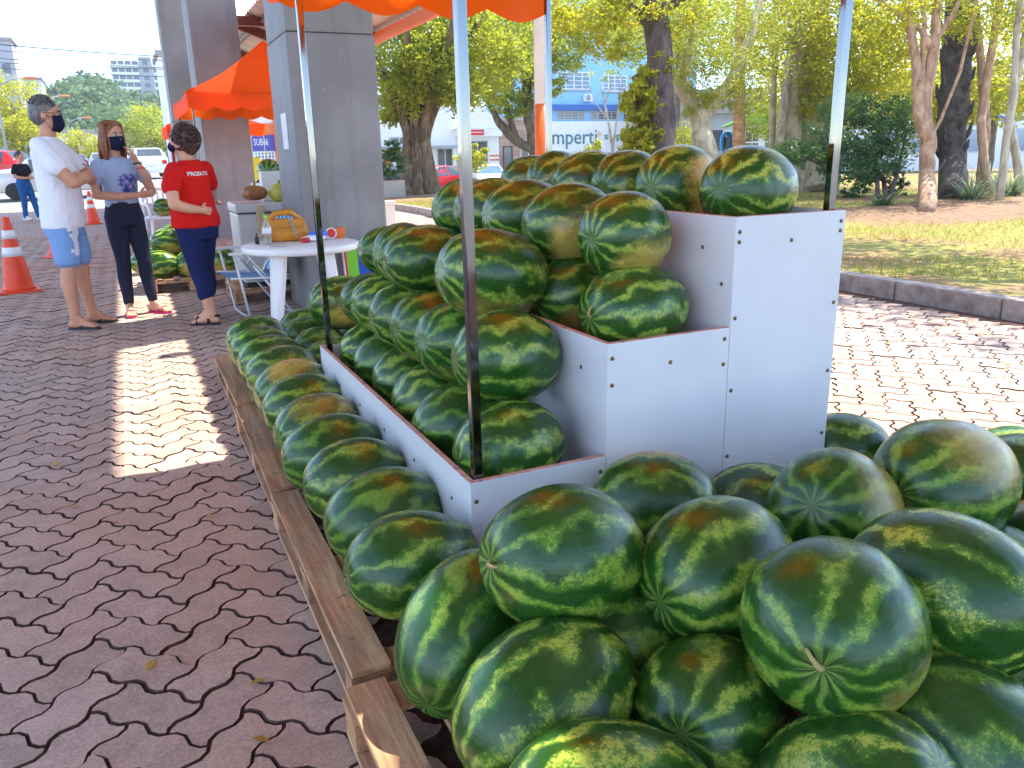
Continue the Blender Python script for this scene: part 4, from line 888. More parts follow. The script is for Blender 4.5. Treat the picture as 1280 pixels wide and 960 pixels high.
# ------------------------------------------------------------ people
def limb(m_, pts, rs, n=12):
    for i in range(len(pts) - 1): m_.cap(pts[i], rs[i], pts[i + 1], rs[i + 1], n)
def rings(m_, R, n=20):
    """loft through (x,y,z,rx,ry)"""
    V = []; Fc = []
    for (x, y, z, rx, ry) in R:
        for k in range(n):
            th = 2 * math.pi * k / n; V.append((x + rx * math.cos(th), y + ry * math.sin(th), z))
    for i in range(len(R) - 1):
        for k in range(n): Fc.append((i * n + k, i * n + (k + 1) % n, (i + 1) * n + (k + 1) % n, (i + 1) * n + k))
    Fc += [tuple(reversed(range(n))), tuple((len(R) - 1) * n + k for k in range(n))]; m_.add(V, Fc, True)
def hand(m_, W, Dr, pal, curl=.5, s=1.0, spread=.0):
    """W wrist, Dr finger direction, pal palm normal"""
    W = Vector(W); Dr = Vector(Dr).normalized(); pal = Vector(pal); pal = (pal - Dr * pal.dot(Dr)).normalized(); sd = Dr.cross(pal)
    m_.cap(W, .026 * s, W + Dr * .05 * s, .030 * s)
    for q in (-.024, -.008, .008, .024): m_.cap(W + Dr * .02 * s + sd * q * s * .8, .014 * s, W + Dr * .085 * s + sd * q * s, .0125 * s, 8)
    for i, ln in enumerate((.062, .075, .080, .070)):
        b_ = W + Dr * .085 * s + sd * (-.027 + .018 * i) * s; d = Dr.copy(); pts = [b_]
        for f_ in (.45, .3, .25):
            d = (d + pal * curl * .55 + sd * spread * (i - 1.5)).normalized(); pts.append(pts[-1] + d * ln * f_ * s)
        limb(m_, pts, [.0098 * s, .0092 * s, .0084 * s, .0075 * s], 8)
    b_ = W + Dr * .03 * s + sd * .026 * s; d = (Dr * .6 + sd * .7 + pal * .35).normalized(); p1 = b_ + d * .04 * s; d2 = (Dr * .9 + sd * .15 + pal * .4).normalized()
    limb(m_, [b_, p1, p1 + d2 * .03 * s, p1 + d2 * .052 * s], [.014 * s, .0115 * s, .0105 * s, .009 * s], 8)
def head(m_, c, yaw, pitch=0, s=1.0, male=True):
    """c = centre of skull; returns matrix"""
    Mh = Matrix.Translation(c) @ Matrix.Rotation(yaw, 4, 'Z') @ Matrix.Rotation(pitch, 4, 'Y') @ Matrix.Scale(s, 4)
    q = MB(); q.ell((-.008, 0, .025), (.098, .077, .092), 20, 14); q.ell((.022, 0, -.045), (.068, .058, .075), 18, 12); q.ell((.055, 0, -.092), (.03, .028, .024), 12, 8)
    q.ell((.05, 0, .03), (.04, .06, .02), 12, 8)                                   # brow
    q.cap((.083, 0, .012), .010, (.108, 0, -.028), .0135, 8); q.ell((.098, .012, -.032), (.011, .009, .008), 8, 6); q.ell((.098, -.012, -.032), (.011, .009, .008), 8, 6)
    q.ell((.082, 0, -.060), (.012, .024, .006), 10, 6); q.ell((.080, 0, -.071), (.012, .021, .007), 10, 6)
    for s_ in (-1, 1):
        q.ell((.06, s_ * .04, -.025), (.028, .022, .024), 10, 8)
        E_ = Matrix.Rotation(rad(12) * s_, 4, 'Z'); q.ell((-.008, s_ * .079, -.012), (.020, .008, .031), 12, 8, E_)
    V = [Mh @ Vector(v) for v in q.v]; m_.add(V, q.f, True)
    return Mh
def on(Mh, mb, name, mat, parent):
    mb.v = [tuple(Mh @ Vector(v)) for v in mb.v]; return mb.build(name, mat, parent)
def face_bits(Mh, parent, mask=True, glasses=False):
    for s_ in (-1, 1):
        e = MB(); e.ell((.0775, s_ * .032, .008), (.0125, .0135, .0085), 12, 8); eo = on(Mh, e, 'eye', M['eye'], parent)
        e = MB(); e.ell((.0905, s_ * .032, .007), (.0035, .0065, .0065), 10, 6); on(Mh, e, 'iris', M['iris'], eo)
        e = MB(); e.tube([(.088, s_ * .016, .030), (.092, s_ * .032, .035), (.082, s_ * .05, .030)], [.004, .005, .003], 6); on(Mh, e, 'eyebrow', M['hair_black'], parent)
    if mask:
        m_ = MB(); V = []; Fc = []; nu, nv = 17, 9
        for j in range(nv):
            tt = j / (nv - 1); z = -.004 - .108 * tt
            fx = .108 * math.sin(.62 + 1.75 * tt) ** .7 + .006 if tt < .98 else .085
            fx = .100 + .022 * math.sin(math.pi * (tt * .9 + .05)) - (.022 * max(0, tt - .7) / .3)
            for i in range(nu):
                a = (i / (nu - 1) - .5) * 2; th = a * rad(74); wv = .070 - .012 * tt
                x = .012 + (fx - .012) * math.cos(th) ** .8; y = wv * math.sin(th) / math.sin(rad(74)); zz = z - .012 * (1 - abs(a)) * (1 if tt > .5 else -.9) * abs(tt - .5) * 2
                V.append((x, y, zz))
        for j in range(nv - 1):
            for i in range(nu - 1): Fc.append((j * nu + i, j * nu + i + 1, (j + 1) * nu + i + 1, (j + 1) * nu + i))
        m_.add(V, Fc, True); mo = on(Mh, m_, 'face_mask', M['mask'], parent); sd_ = mo.modifiers.new('t', 'SOLIDIFY'); sd_.thickness = .003
        for s_ in (-1, 1):
            for z0, z1 in ((-.02, .015), (-.095, -.03)):
                e = MB(); e.tube([(.03, s_ * .068, z0), (.01, s_ * .076, (z0 + z1) / 2), (-.012, s_ * .086, z1)], .0016, 5); on(Mh, e, 'ear_loop', M['mask'], mo)
    if glasses:
        for s_ in (-1, 1):
            e = MB(); e.tube([(.103 - .014 * abs(math.sin(a) * .0) - .006 * (math.cos(a) * s_ > 0), s_ * .033 + .024 * math.cos(a), .006 + .017 * math.sin(a)) for a in np.linspace(0, 6.283, 17)], .0018, 5, cap=False); go = on(Mh, e, 'spectacles', M['dark'], parent)
            e = MB(); e.tube([(.098, s_ * .057, .012), (.04, s_ * .077, .014), (-.01, s_ * .084, .012)], .002, 5); on(Mh, e, 'temple', M['dark'], go)
        e = MB(); e.tube([(.105, -.009, .012), (.109, 0, .014), (.105, .009, .012)], .0018, 5); on(Mh, e, 'bridge', M['dark'], parent)
def legs(m_, H, stance, hipw=.09, thick=1.0):
    """stance: list of (foot x, foot y, foot yaw) for right(-y), left(+y)"""
    out = []
    for s_, (fx, fy, fyaw) in zip((-1, 1), stance):
        hip = Vector((0, s_ * hipw, .525 * H)); ank = Vector((fx, fy, .045 * H)); kn = hip.lerp(ank, .5) + Vector((.018, 0, 0)); calf = kn.lerp(ank, .35) + Vector((-.018, 0, 0))
        limb(m_, [hip, hip.lerp(kn, .5), kn, calf, kn.lerp(ank, .75), ank], [.088 * thick, .076 * thick, .056 * thick, .057 * thick, .042 * thick, .036 * thick])
        dx, dy = math.cos(fyaw), math.sin(fyaw); f = Vector((dx, dy, 0)); sd = Vector((-dy, dx, 0))
        heel = ank + Vector((0, 0, -.045 * H + .032)) - f * .03
        m_.cap(heel, .032, ank + Vector((0, 0, -.02)) + f * .02, .034); m_.cap(heel, .031, heel + f * .13 + Vector((0, 0, -.008)), .027); m_.cap(ank + f * .02, .034, heel + f * .12 + Vector((0, 0, .0)), .026)
        m_.cap(heel + f * .10 - sd * .015, .025, heel + f * .165 - sd * .02 + Vector((0, 0, -.012)), .020); m_.cap(heel + f * .10 + sd * .015, .025, heel + f * .165 + sd * .02 + Vector((0, 0, -.012)), .020)
        for i in range(5):
            q = (-2 + i) * .0165; big = (i == 4 and s_ < 0) or (i == 0 and s_ > 0)
            m_.cap(heel + f * .165 + sd * q + Vector((0, 0, -.016)), .012, heel + f * (.205 - .006 * abs(i - 2)) + sd * q + Vector((0, 0, -.02)), .012 if big else .0095, 8)
        out.append((hip, kn, ank, heel, f, sd))
    return out
def sole(parent, mat, heel, f, sd, straps, sm, z=.0):
    c = Vector((heel.x, heel.y, 0)); m_ = MB(); V = []; n = 20
    outl = []
    for k in range(n):
        th = 2 * math.pi * k / n; L_ = .13 * math.cos(th); wd = (.044 + .008 * math.cos(th)) * math.sin(th); outl.append(c + f * (.09 + L_) + sd * wd)
    V = [Vector((q.x, q.y, .001)) for q in outl] + [Vector((q.x, q.y, .016)) for q in outl]
    m_.add(V, [tuple(reversed(range(n))), tuple(range(n, 2 * n))] + [(k, (k + 1) % n, n + (k + 1) % n, n + k) for k in range(n)]); so_ = m_.build('sole', mat, parent)
    for pts, r, fl in straps:
        mm = MB(); mm.tube([c + f * a + sd * b_ + Vector((0, 0, z_)) for a, b_, z_ in pts], r, 8, flat=fl); mm.build('strap', sm, so_)
LIFT = .014
def person(loc, rz, label):
    t_ = empty('person', loc, rz); tag(t_, label, 'person'); return t_

# --- man in white
H = 1.77; P = person((-.49, 7.62, LIFT), rad(-14), 'man in white t-shirt, ripped light denim shorts and dark mask with arms folded')
m_ = MB(); Lg = legs(m_, H, [(.0, -.11, rad(-8)), (.06, .12, rad(14))], .085, 1.06)
rings(m_, [(0, 0, .86, .10, .14), (0, 0, .98, .125, .165), (.015, 0, 1.10, .125, .155), (.015, 0, 1.25, .125, .165), (.0, 0, 1.38, .115, .175), (-.01, 0, 1.45, .08, .13), (-.01, 0, 1.49, .06, .07)])
limb(m_, [(-.012, 0, 1.46), (.0, 0, 1.50), (.01, 0, 1.58)], [.068, .06, .056])
aR = [(-.01, -.195, 1.42), (.10, -.26, 1.27), (.20, -.25, 1.15), (.25, -.12, 1.18), (.245, .03, 1.21)]; aL = [(-.01, .195, 1.42), (.10, .25, 1.27), (.19, .24, 1.16), (.22, .10, 1.175), (.215, -.06, 1.19)]
for A in (aR, aL): limb(m_, A, [.062, .054, .047, .044, .033])
hand(m_, aR[-1], (-.25, 1, .1), (-1, -.2, 0), .5); hand(m_, aL[-1], (.1, -1, .05), (-1, 0, 0), .5)
Mh = head(m_, (.012, 0, 1.655), rad(12), rad(6), 1.04)
remeshed('body', m_, M['skin_m'], P, .0075, 3)
s_ = MB(); rings(s_, [(.0, 0, .80, .150, .195), (.005, 0, .86, .155, .198), (.012, 0, .98, .155, .195), (.018, 0, 1.10, .150, .185), (.018, 0, 1.25, .148, .192), (.0, 0, 1.37, .135, .20), (-.01, 0, 1.44, .105, .165), (-.014, 0, 1.49, .078, .085)])
for A in (aR, aL): limb(s_, A[:2], [.070, .076])
remeshed('tshirt', s_, M['tee_white'], P, .010, 4, fold=.0055, fseed=6)
s_ = MB(); rings(s_, [(0, 0, .74, .13, .18), (0, 0, .84, .145, .188), (0, 0, .97, .14, .18)])
for (hip, kn, ank, he, f, sd) in Lg: limb(s_, [hip + Vector((0, 0, -.02)), hip.lerp(kn, .5) + Vector((0, 0, .02)), kn + Vector((-.002, 0, .06))], [.108, .101, .098])
sh = remeshed('shorts', s_, M['denim_light'], P, .010, 4, fold=0.008, fseed=6)
bv = BVHTree.FromPolygons([v.co for v in sh.data.vertices], [p_.vertices for p_ in sh.data.polygons])
pr = random.Random(4); m_ = MB()
for k in range(9):
    z = .60 + k * .024; y0 = -.10 + pr.uniform(-.012, .012); wd = pr.uniform(.045, .085)
    V = []
    for i in range(6):
        for dz in (-.011, .011):
            h_ = bv.ray_cast(Vector((.5, y0 - wd / 2 + wd * i / 5 - .02, z + dz * 1.3 + pr.uniform(-.002, .002))), Vector((-1, 0, 0)))
            if h_[0] is None: h_ = (Vector((.1, y0, z)),)
            V.append(h_[0] + Vector((.004, 0, 0)))
    m_.add(V, [(i * 2, i * 2 + 1, i * 2 + 3, i * 2 + 2) for i in range(5)])
m_.build('ripped_patch', M['denim_white'], sh)
hb = MB(); hb.ell((-.018, 0, .040), (.098, .082, .084), 22, 14); hb.ell((-.04, 0, .0), (.078, .080, .085), 18, 12)
for k in range(240):
    th = pr.uniform(-2.6, 2.6) + math.pi; ph_2 = pr.uniform(.05, 1.35); 
    n_ = Vector((math.sin(ph_2) * math.cos(th), math.sin(ph_2) * math.sin(th), math.cos(ph_2))); b_ = Vector((-.016, 0, .042)) + Vector((n_.x * .098, n_.y * .082, n_.z * .086)); hb.cap(b_, .008, b_ + (n_ + Vector((.4, 0, .3))).normalized() * .012, .004, 5)
on(Mh, hb, 'hair', M['hair_grey'], P); face_bits(Mh, P, True, True)
for (hip, kn, ank, heel, f, sd) in Lg: sole(P, M['flip'], heel, f, sd, [([(.17, .0, .02), (.13, .02, .05), (.06, .045, .02)], .006, .6), ([(.17, .0, .02), (.13, -.02, .05), (.06, -.045, .02)], .006, .6)], M['flip'])
for o in P.children:
    if o.name.startswith('sole'): o.location.z -= LIFT

P.scale = (1.03, 1.03, 1.03)
# --- woman in pale blue tee
H = 1.66; P = person((-.03, 7.98, LIFT), rad(-62), 'woman with long auburn hair, dark mask, pale blue tee and dark jeans, touching her face')
m_ = MB(); Lg = legs(m_, H, [(-.02, -.07, rad(-25)), (.05, .12, rad(20))], .08, .92)
rings(m_, [(0, 0, .80, .10, .15), (0, 0, .90, .105, .155), (.0, 0, 1.02, .085, .12), (.01, 0, 1.15, .10, .13), (.01, 0, 1.25, .10, .145), (-.005, 0, 1.33, .07, .13), (-.01, 0, 1.38, .05, .06)])
limb(m_, [(-.01, 0, 1.35), (.0, 0, 1.40), (.012, 0, 1.46)], [.055, .047, .046])
aR = [(-.01, -.155, 1.31), (.0, -.215, 1.19), (.02, -.225, 1.06), (.13, -.10, 1.045), (.19, .06, 1.05)]; aL = [(-.01, .155, 1.31), (.05, .21, 1.20), (.13, .22, 1.07), (.165, .16, 1.21), (.14, .105, 1.335)]
for A in (aR, aL): limb(m_, A, [.050, .043, .036, .035, .025])
hand(m_, aR[-1], (.2, 1, .1), (-1, .2, 0), .4, .92); hand(m_, aL[-1], (-.15, -.28, 1), (-.5, -1, 0), .75, .92, .12)
Mh = head(m_, (.015, 0, 1.545), rad(6), rad(4), .97)
remeshed('body', m_, M['skin_w'], P, .0072, 3)
s_ = MB(); rings(s_, [(.0, 0, .945, .110, .148), (.0, 0, 1.02, .112, .142), (.012, 0, 1.15, .125, .148), (.012, 0, 1.25, .118, .158), (-.004, 0, 1.33, .085, .142), (-.01, 0, 1.375, .062, .075)])
for A in (aR, aL): limb(s_, A[:2], [.056, .062])
ts = remeshed('tshirt', s_, M['tee_blue'], P, .009, 4, fold=.0055, fseed=6)
bv = BVHTree.FromPolygons([v.co for v in ts.data.vertices], [p_.vertices for p_ in ts.data.polygons]); m_ = MB(); V = []; nu = 14
for j in range(nu):
    for i in range(nu):
        y = -.075 + .17 * i / (nu - 1); z = 1.06 + .17 * j / (nu - 1); h_ = bv.ray_cast(Vector((.6, y, z)), Vector((-1, 0, 0))); V.append((h_[0] if h_[0] else Vector((.1, y, z))) + Vector((.003, 0, 0)))
m_.add(V, [(j * nu + i, j * nu + i + 1, (j + 1) * nu + i + 1, (j + 1) * nu + i) for j in range(nu - 1) for i in range(nu - 1) if ((i - 6.5) ** 2 + (j - 6.5) ** 2) < 44 + 8 * math.sin(i * 1.7 + j * 2.3)], True); m_.build('galaxy_print', M['print'], ts)
s_ = MB(); rings(s_, [(0, 0, .79, .115, .158), (0, 0, .86, .124, .168), (0, 0, .96, .115, .148), (0, 0, 1.0, .11, .138)])
for (hip, kn, ank, he, f, sd) in Lg: limb(s_, [hip, hip.lerp(kn, .5), kn, kn.lerp(ank, .35) + Vector((-.014, 0, 0)), kn.lerp(ank, .8), ank + Vector((0, 0, .035))], [.092, .083, .062, .060, .047, .044])
remeshed('jeans', s_, M['denim_dark'], P, .009, 3, fold=.004, fseed=5)
pr = random.Random(6); hb = MB(); hb.ell((-.018, 0, .038), (.098, .084, .09), 22, 14)
for k in range(150):
    a = pr.uniform(-1, 1); s2 = 1 if a > 0 else -1; th = math.pi + a * 1.95; x, y = math.cos(th), math.sin(th)
    L_ = pr.uniform(.24, .36); b_ = Vector((-.018 + .03 * x, y * .03, .125)); mid = Vector((-.018 + .100 * x, y * .090, .03)); e = Vector((-.03 + .085 * x + (.03 if abs(a) > .7 else -.02), y * .092 + pr.uniform(-.012, .012), -L_ + .06))
    hb.tube([b_, b_.lerp(mid, .5) + Vector((x * .03, y * .025, .022)), mid, mid.lerp(e, .5) + Vector((x * .008 + pr.uniform(-.008, .008), y * .012, 0)), e], [.012, .013, .012, .010, .003], 5)
on(Mh, hb, 'hair', M['hair_brown'], P); face_bits(Mh, P, True, False)
w_ = MB(); w_.tube([Vector(aL[3]).lerp(Vector(aL[4]), .82) + Vector((.031 * math.cos(a), .031 * math.sin(a), .006 * math.cos(a))) for a in np.linspace(0, 6.283, 15)], .006, 6, cap=False); w_.build('wristband', M['dark'], P)
w_ = MB(); w_.tube([Vector(aL[3]).lerp(Vector(aL[4]), .5) + Vector((.034 * math.cos(a), .034 * math.sin(a), .006 * math.cos(a))) for a in np.linspace(0, 6.283, 15)], .005, 6, cap=False); w_.build('bracelet', M['pink'], P)
for (hip, kn, ank, heel, f, sd) in Lg: sole(P, M['pink'], heel, f, sd, [([(.145, -.045, .015), (.145, -.02, .055), (.145, .02, .055), (.145, .045, .015)], .015, .3), ([(.10, -.045, .015), (.10, -.02, .072), (.10, .02, .072), (.10, .045, .015)], .013, .3), ([(-.02, -.03, .06), (-.04, 0, .07), (-.02, .03, .06)], .007, .5)], M['pink'])
for o in P.children:
    if o.name.startswith('sole'): o.location.z -= LIFT

# --- woman in red, from behind
H = 1.60; P = person((.50, 7.22, LIFT), rad(136), 'woman with dark curly hair, red t-shirt and navy capri trousers, hand on hip')
m_ = MB(); Lg = legs(m_, H, [(.02, -.06, rad(-12)), (-.10, .07, rad(20))], .085, 1.12)
rings(m_, [(0, 0, .74, .13, .17), (-.01, 0, .86, .15, .185), (.01, 0, .98, .14, .165), (.02, 0, 1.10, .135, .165), (.01, 0, 1.22, .125, .17), (-.01, 0, 1.29, .085, .14), (-.01, 0, 1.34, .06, .07)])
limb(m_, [(-.01, 0, 1.31), (.01, 0, 1.36), (.02, 0, 1.42)], [.06, .053, .05])
aL = [(-.01, .185, 1.26), (-.05, .285, 1.13), (-.10, .335, 1.00), (-.155, .24, .965), (-.175, .13, .945)]; aR = [(-.01, -.185, 1.26), (.04, -.28, 1.14), (.10, -.37, 1.03), (.19, -.50, .985), (.26, -.60, .965)]
for A in (aR, aL): limb(m_, A, [.060, .053, .044, .040, .029])
hand(m_, aL[-1], (-.05, -1, -.15), (1, 0, 0), .35, .95); hand(m_, aR[-1], (.5, -.85, -.1), (0, 0, -1), .3, .95)
Mh = head(m_, (.025, 0, 1.49), rad(18), rad(0), .98)
remeshed('body', m_, M['skin_w'], P, .0072, 3)
s_ = MB(); rings(s_, [(-.005, 0, .80, .178, .212), (-.01, 0, .87, .178, .212), (.008, 0, .98, .165, .192), (.022, 0, 1.10, .158, .190), (.012, 0, 1.21, .145, .190), (-.008, 0, 1.285, .10, .165), (-.012, 0, 1.335, .075, .085)])
for A in (aR, aL): limb(s_, A[:2], [.067, .073])
ts = remeshed('tshirt', s_, M['tee_red'], P, .0095, 4, fold=.0055, fseed=6)
bv = BVHTree.FromPolygons([v.co for v in ts.data.vertices], [p_.vertices for p_ in ts.data.polygons])
tx = text('back_lettering', 'PRODUTO', .042, M['paper'], ts, Matrix(((0, 0, -1, -.5), (-1, 0, 0, .03), (0, 1, 0, 1.225), (0, 0, 0, 1))), .0, bold=.0012)
for v in tx.data.vertices:
    h_ = bv.ray_cast(Vector((-.6, v.co.y, v.co.z)), Vector((1, 0, 0)))
    if h_[0] is not None: v.co.x = h_[0].x - .004
s_ = MB(); rings(s_, [(-.01, 0, .70, .145, .185), (-.015, 0, .80, .158, .190), (-.01, 0, .92, .14, .17)])
for (hip, kn, ank, he, f, sd) in Lg: limb(s_, [hip, hip.lerp(kn, .5), kn, kn.lerp(ank, .35) + Vector((-.015, 0, 0)), kn.lerp(ank, .55)], [.115, .102, .078, .074, .068])
remeshed('capri_trousers', s_, M['navy'], P, .0095, 4, fold=.004, fseed=14)
pr = random.Random(8); hb = MB(); hb.ell((-.02, 0, .03), (.112, .098, .10), 20, 12); hb.ell((-.06, 0, -.05), (.06, .085, .075), 16, 10)
for k in range(260):
    th = math.pi + pr.uniform(-2.15, 2.15); ph_2 = pr.uniform(.0, 2.35); n_ = Vector((math.sin(ph_2) * math.cos(th), math.sin(ph_2) * math.sin(th), math.cos(ph_2)))
    c_ = Vector((-.025, 0, .01)) + Vector((n_.x * .115, n_.y * .105, n_.z * .118)); u_ = n_.orthogonal().normalized(); w_ = n_.cross(u_); a0 = pr.uniform(0, 6.28); r_ = pr.uniform(.010, .019)
    hb.tube([c_ + (u_ * math.cos(a0 + a) + w_ * math.sin(a0 + a)) * r_ + n_ * (.010 * math.sin(a * .5)) for a in np.linspace(0, 5.2, 7)], [.003, .0055, .006, .006, .006, .005, .002], 5)
on(Mh, hb, 'hair', M['hair_curly'], P); face_bits(Mh, P, False, False)
mk = MB(); mk.ell((.075, 0, -.055), (.05, .062, .045), 14, 10); on(Mh, mk, 'face_mask', M['mask'], P)
for (hip, kn, ank, heel, f, sd) in Lg: sole(P, M['sandal'], heel, f, sd, [([(.15, -.045, .015), (.15, -.02, .055), (.15, .02, .055), (.15, .045, .015)], .016, .3), ([(.05, -.042, .02), (.05, -.02, .085), (.05, .02, .085), (.05, .042, .02)], .014, .3), ([(.03, -.036, .08), (-.04, 0, .075), (.03, .036, .08)], .010, .4)], M['sandal'])
for o in P.children:
    if o.name.startswith('sole'): o.location.z -= LIFT

# --- far woman
H = 1.62; P = person((-2.15, 22.9, LIFT), rad(-35), 'woman in black top, blue jeans and white trainers standing near the parked cars')
m_ = MB(); Lg = legs(m_, H, [(-.06, -.08, 0), (.16, .10, 0)], .085, 1.0)
rings(m_, [(0, 0, .78, .12, .16), (-.02, 0, .88, .14, .17), (.0, 0, 1.0, .10, .13), (.01, 0, 1.18, .11, .15), (-.01, 0, 1.29, .07, .13), (-.01, 0, 1.34, .05, .06)]); limb(m_, [(-.01, 0, 1.31), (.0, 0, 1.36), (.012, 0, 1.42)], [.055, .048, .046])
aR = [(-.01, -.17, 1.27), (-.03, -.22, 1.14), (-.02, -.22, 1.03), (.12, -.14, 1.0), (.2, -.06, 1.0)]; aL = [(-.01, .17, 1.27), (.0, .22, 1.14), (.0, .22, 1.03), (.13, .14, 1.0), (.2, .04, 1.02)]
for A in (aR, aL): limb(m_, A, [.05, .044, .037, .034, .026])
hand(m_, aR[-1], (.4, 1, 0), (-1, 0, 0), .5, .92); hand(m_, aL[-1], (.4, -1, 0), (-1, 0, 0), .5, .92)
Mh = head(m_, (.015, 0, 1.50), 0, 0, .97); remeshed('body', m_, M['skin_m'], P, .010, 3)
s_ = MB(); rings(s_, [(.0, 0, .98, .118, .148), (.01, 0, 1.18, .125, .165), (-.008, 0, 1.285, .085, .145), (-.01, 0, 1.33, .062, .075)])
for A in (aR, aL): limb(s_, A[:2], [.064, .066])
remeshed('top', s_, M['black_tee'], P, .012, 3)
s_ = MB(); rings(s_, [(-.01, 0, .76, .13, .165), (-.025, 0, .86, .155, .18), (0, 0, 1.0, .115, .145)])
for (hip, kn, ank, he, f, sd) in Lg: limb(s_, [hip, hip.lerp(kn, .5), kn, kn.lerp(ank, .5), ank], [.105, .092, .07, .062, .052])
remeshed('jeans', s_, M['denim_blue'], P, .012, 3, fold=.004, fseed=5)
hb = MB(); hb.ell((-.02, 0, .035), (.102, .086, .092), 18, 12); hb.ell((-.11, 0, .03), (.045, .05, .05), 12, 8); on(Mh, hb, 'hair', M['hair_black'], P); face_bits(Mh, P, False)
for (hip, kn, ank, heel, f, sd) in Lg:
    m_ = MB(); m_.cap(heel + Vector((0, 0, .012)), .046, heel + f * .17 + Vector((0, 0, .0)), .042); m_.cap(heel + Vector((0, 0, .05)), .045, heel + f * .06 + Vector((0, 0, .05)), .042); remeshed('trainer', m_, M['white_shoe'], P, .012, 2)
# person in yellow far behind the counter
P = person((2.42, 17.8, LIFT), rad(-100), 'person in a yellow shirt far behind the white counter')
m_ = MB(); Lg = legs(m_, 1.65, [(0, -.09, 0), (0, .09, 0)]); rings(m_, [(0, 0, .8, .11, .15), (0, 0, 1.0, .1, .14), (0, 0, 1.2, .11, .16), (0, 0, 1.33, .07, .13), (0, 0, 1.38, .05, .06)]); limb(m_, [(0, 0, 1.35), (0, 0, 1.46)], [.055, .05])
aR = [(0, -.17, 1.3), (0, -.22, 1.1), (.05, -.2, .88)]; aL = [(0, .17, 1.3), (0, .22, 1.1), (.05, .2, .88)]
for A in (aR, aL): limb(m_, A, [.05, .04, .03])
hand(m_, aR[-1], (.1, 0, -1), (0, 1, 0), .4); hand(m_, aL[-1], (.1, 0, -1), (0, -1, 0), .4); Mh = head(m_, (.01, 0, 1.54), 0); remeshed('body', m_, M['skin_m'], P, .012, 2)
s_ = MB(); rings(s_, [(0, 0, .86, .13, .17), (0, 0, 1.2, .128, .175), (0, 0, 1.32, .085, .145), (0, 0, 1.37, .06, .075)])
for A in (aR, aL): limb(s_, A[:2], [.065, .06])
remeshed('shirt', s_, M['yellow_shirt'], P, .013, 2)
s_ = MB(); rings(s_, [(0, 0, .76, .12, .16), (0, 0, .93, .12, .16)])
for (hip, kn, ank, he, f, sd) in Lg: limb(s_, [hip, kn, ank], [.1, .075, .06])
remeshed('trousers', s_, M['navy'], P, .013, 2); hb = MB(); hb.ell((-.02, 0, .035), (.1, .084, .09), 16, 10); on(Mh, hb, 'hair', M['hair_black'], P)
# ------------------------------------------------------------ background helpers
def rayd(px, py): return fw + rt * ((px - 640) / F) - up * ((py - 480) / F)
def atY(px, py, Y): d = rayd(px, py); return CAM + d * (Y / d.y)
def atD(px, py, D): return CAM + rayd(px, py) * D
def gz(X, Y): return (lz(X, Y) if 6.33 < X < 35 and Y < 26 else 0) + zs(X, Y)

# ------------------------------------------------------------ foliage
def crown(name, blobs, leaf, mat, parent, seed, aspect=.5, droop=.0, per=34, tight=.16):
    r = np.random.default_rng(seed); C_ = []; leaf = leaf * (.82 if leaf < .5 else 1)
    for (c, rd, n) in blobs:
        n = int(n * (1.6 if leaf < .5 else 1))
        rd = np.array(rd if hasattr(rd, '__len__') else (rd, rd, rd), float); K = max(3, n // per)
        d = r.normal(size=(K, 3)); d /= np.linalg.norm(d, axis=1)[:, None]; rr_ = .45 + .55 * r.random(K) ** .6
        rr_ *= (1 + .18 * np.sin(d[:, 0] * 5 + seed) * np.sin(d[:, 2] * 4 + d[:, 1] * 3))
        cc = np.array(c)[None] + d * rr_[:, None] * rd
        L_ = np.repeat(cc, per, 0) + r.normal(size=(K * per, 3)) * (rd.mean() * tight) * np.array([1, 1, .75]); C_.append(L_)
    P_ = np.vstack(C_); n = len(P_)
    a = r.normal(size=(n, 3)); a[:, 2] = a[:, 2] * .6 - droop; a /= np.linalg.norm(a, axis=1)[:, None]
    nn = r.normal(size=(n, 3)) + np.array([0, 0, .9]); b_ = np.cross(a, nn); b_ /= np.linalg.norm(b_, axis=1)[:, None] + 1e-9
    s_ = leaf * (.6 + .8 * r.random(n))[:, None]
    fold = np.cross(a, b_) * s_ * .12
    V = np.stack([P_ - a * s_ * .5, P_ + b_ * s_ * aspect * .5 + fold, P_ + a * s_ * .5, P_ - b_ * s_ * aspect * .5 + fold], 1).reshape(-1, 3)
    me = fast_mesh(name, V, np.arange(4 * n).reshape(-1, 4)); at_ = me.attributes.new('rnd', 'FLOAT', 'FACE')
    base_ = np.repeat(r.random(n // per + 1), per)[:n]; at_.data.foreach_set('value', np.clip(base_ * .6 + r.random(n) * .4, 0, 1).astype(np.float32))
    return obj(name, me, mat, parent)
def tree(name, label, base_pt, paths, blobs, leaf, lmat, bmat, seed, group=None, cat='tree', n=10, **k):
    b_ = Vector(base_pt); t_ = empty(name, b_); tag(t_, label, cat, group); m_ = MB(); r = random.Random(seed)
    for pts, rs in paths:
        pts = [Vector(p_) - b_ for p_ in pts]; PP = []; RR_ = []
        for i in range(len(pts) - 1):
            for q in range(4):
                tt = q / 4; jit = Vector((r.gauss(0, 1), r.gauss(0, 1), 0)) * rs[i] * .10; PP.append(pts[i].lerp(pts[i + 1], tt) + jit); RR_.append((rs[i] + (rs[i + 1] - rs[i]) * tt) * r.uniform(.93, 1.08))
        PP.append(pts[-1]); RR_.append(rs[-1]); m_.tube(PP, RR_, n)
    m_.build('trunk', bmat, t_)
    if blobs: crown('crown', [(tuple(Vector(c) - b_), rd, q) for c, rd, q in blobs], leaf, lmat, t_, seed, **k)
    return t_
PG = 'trees in the park'
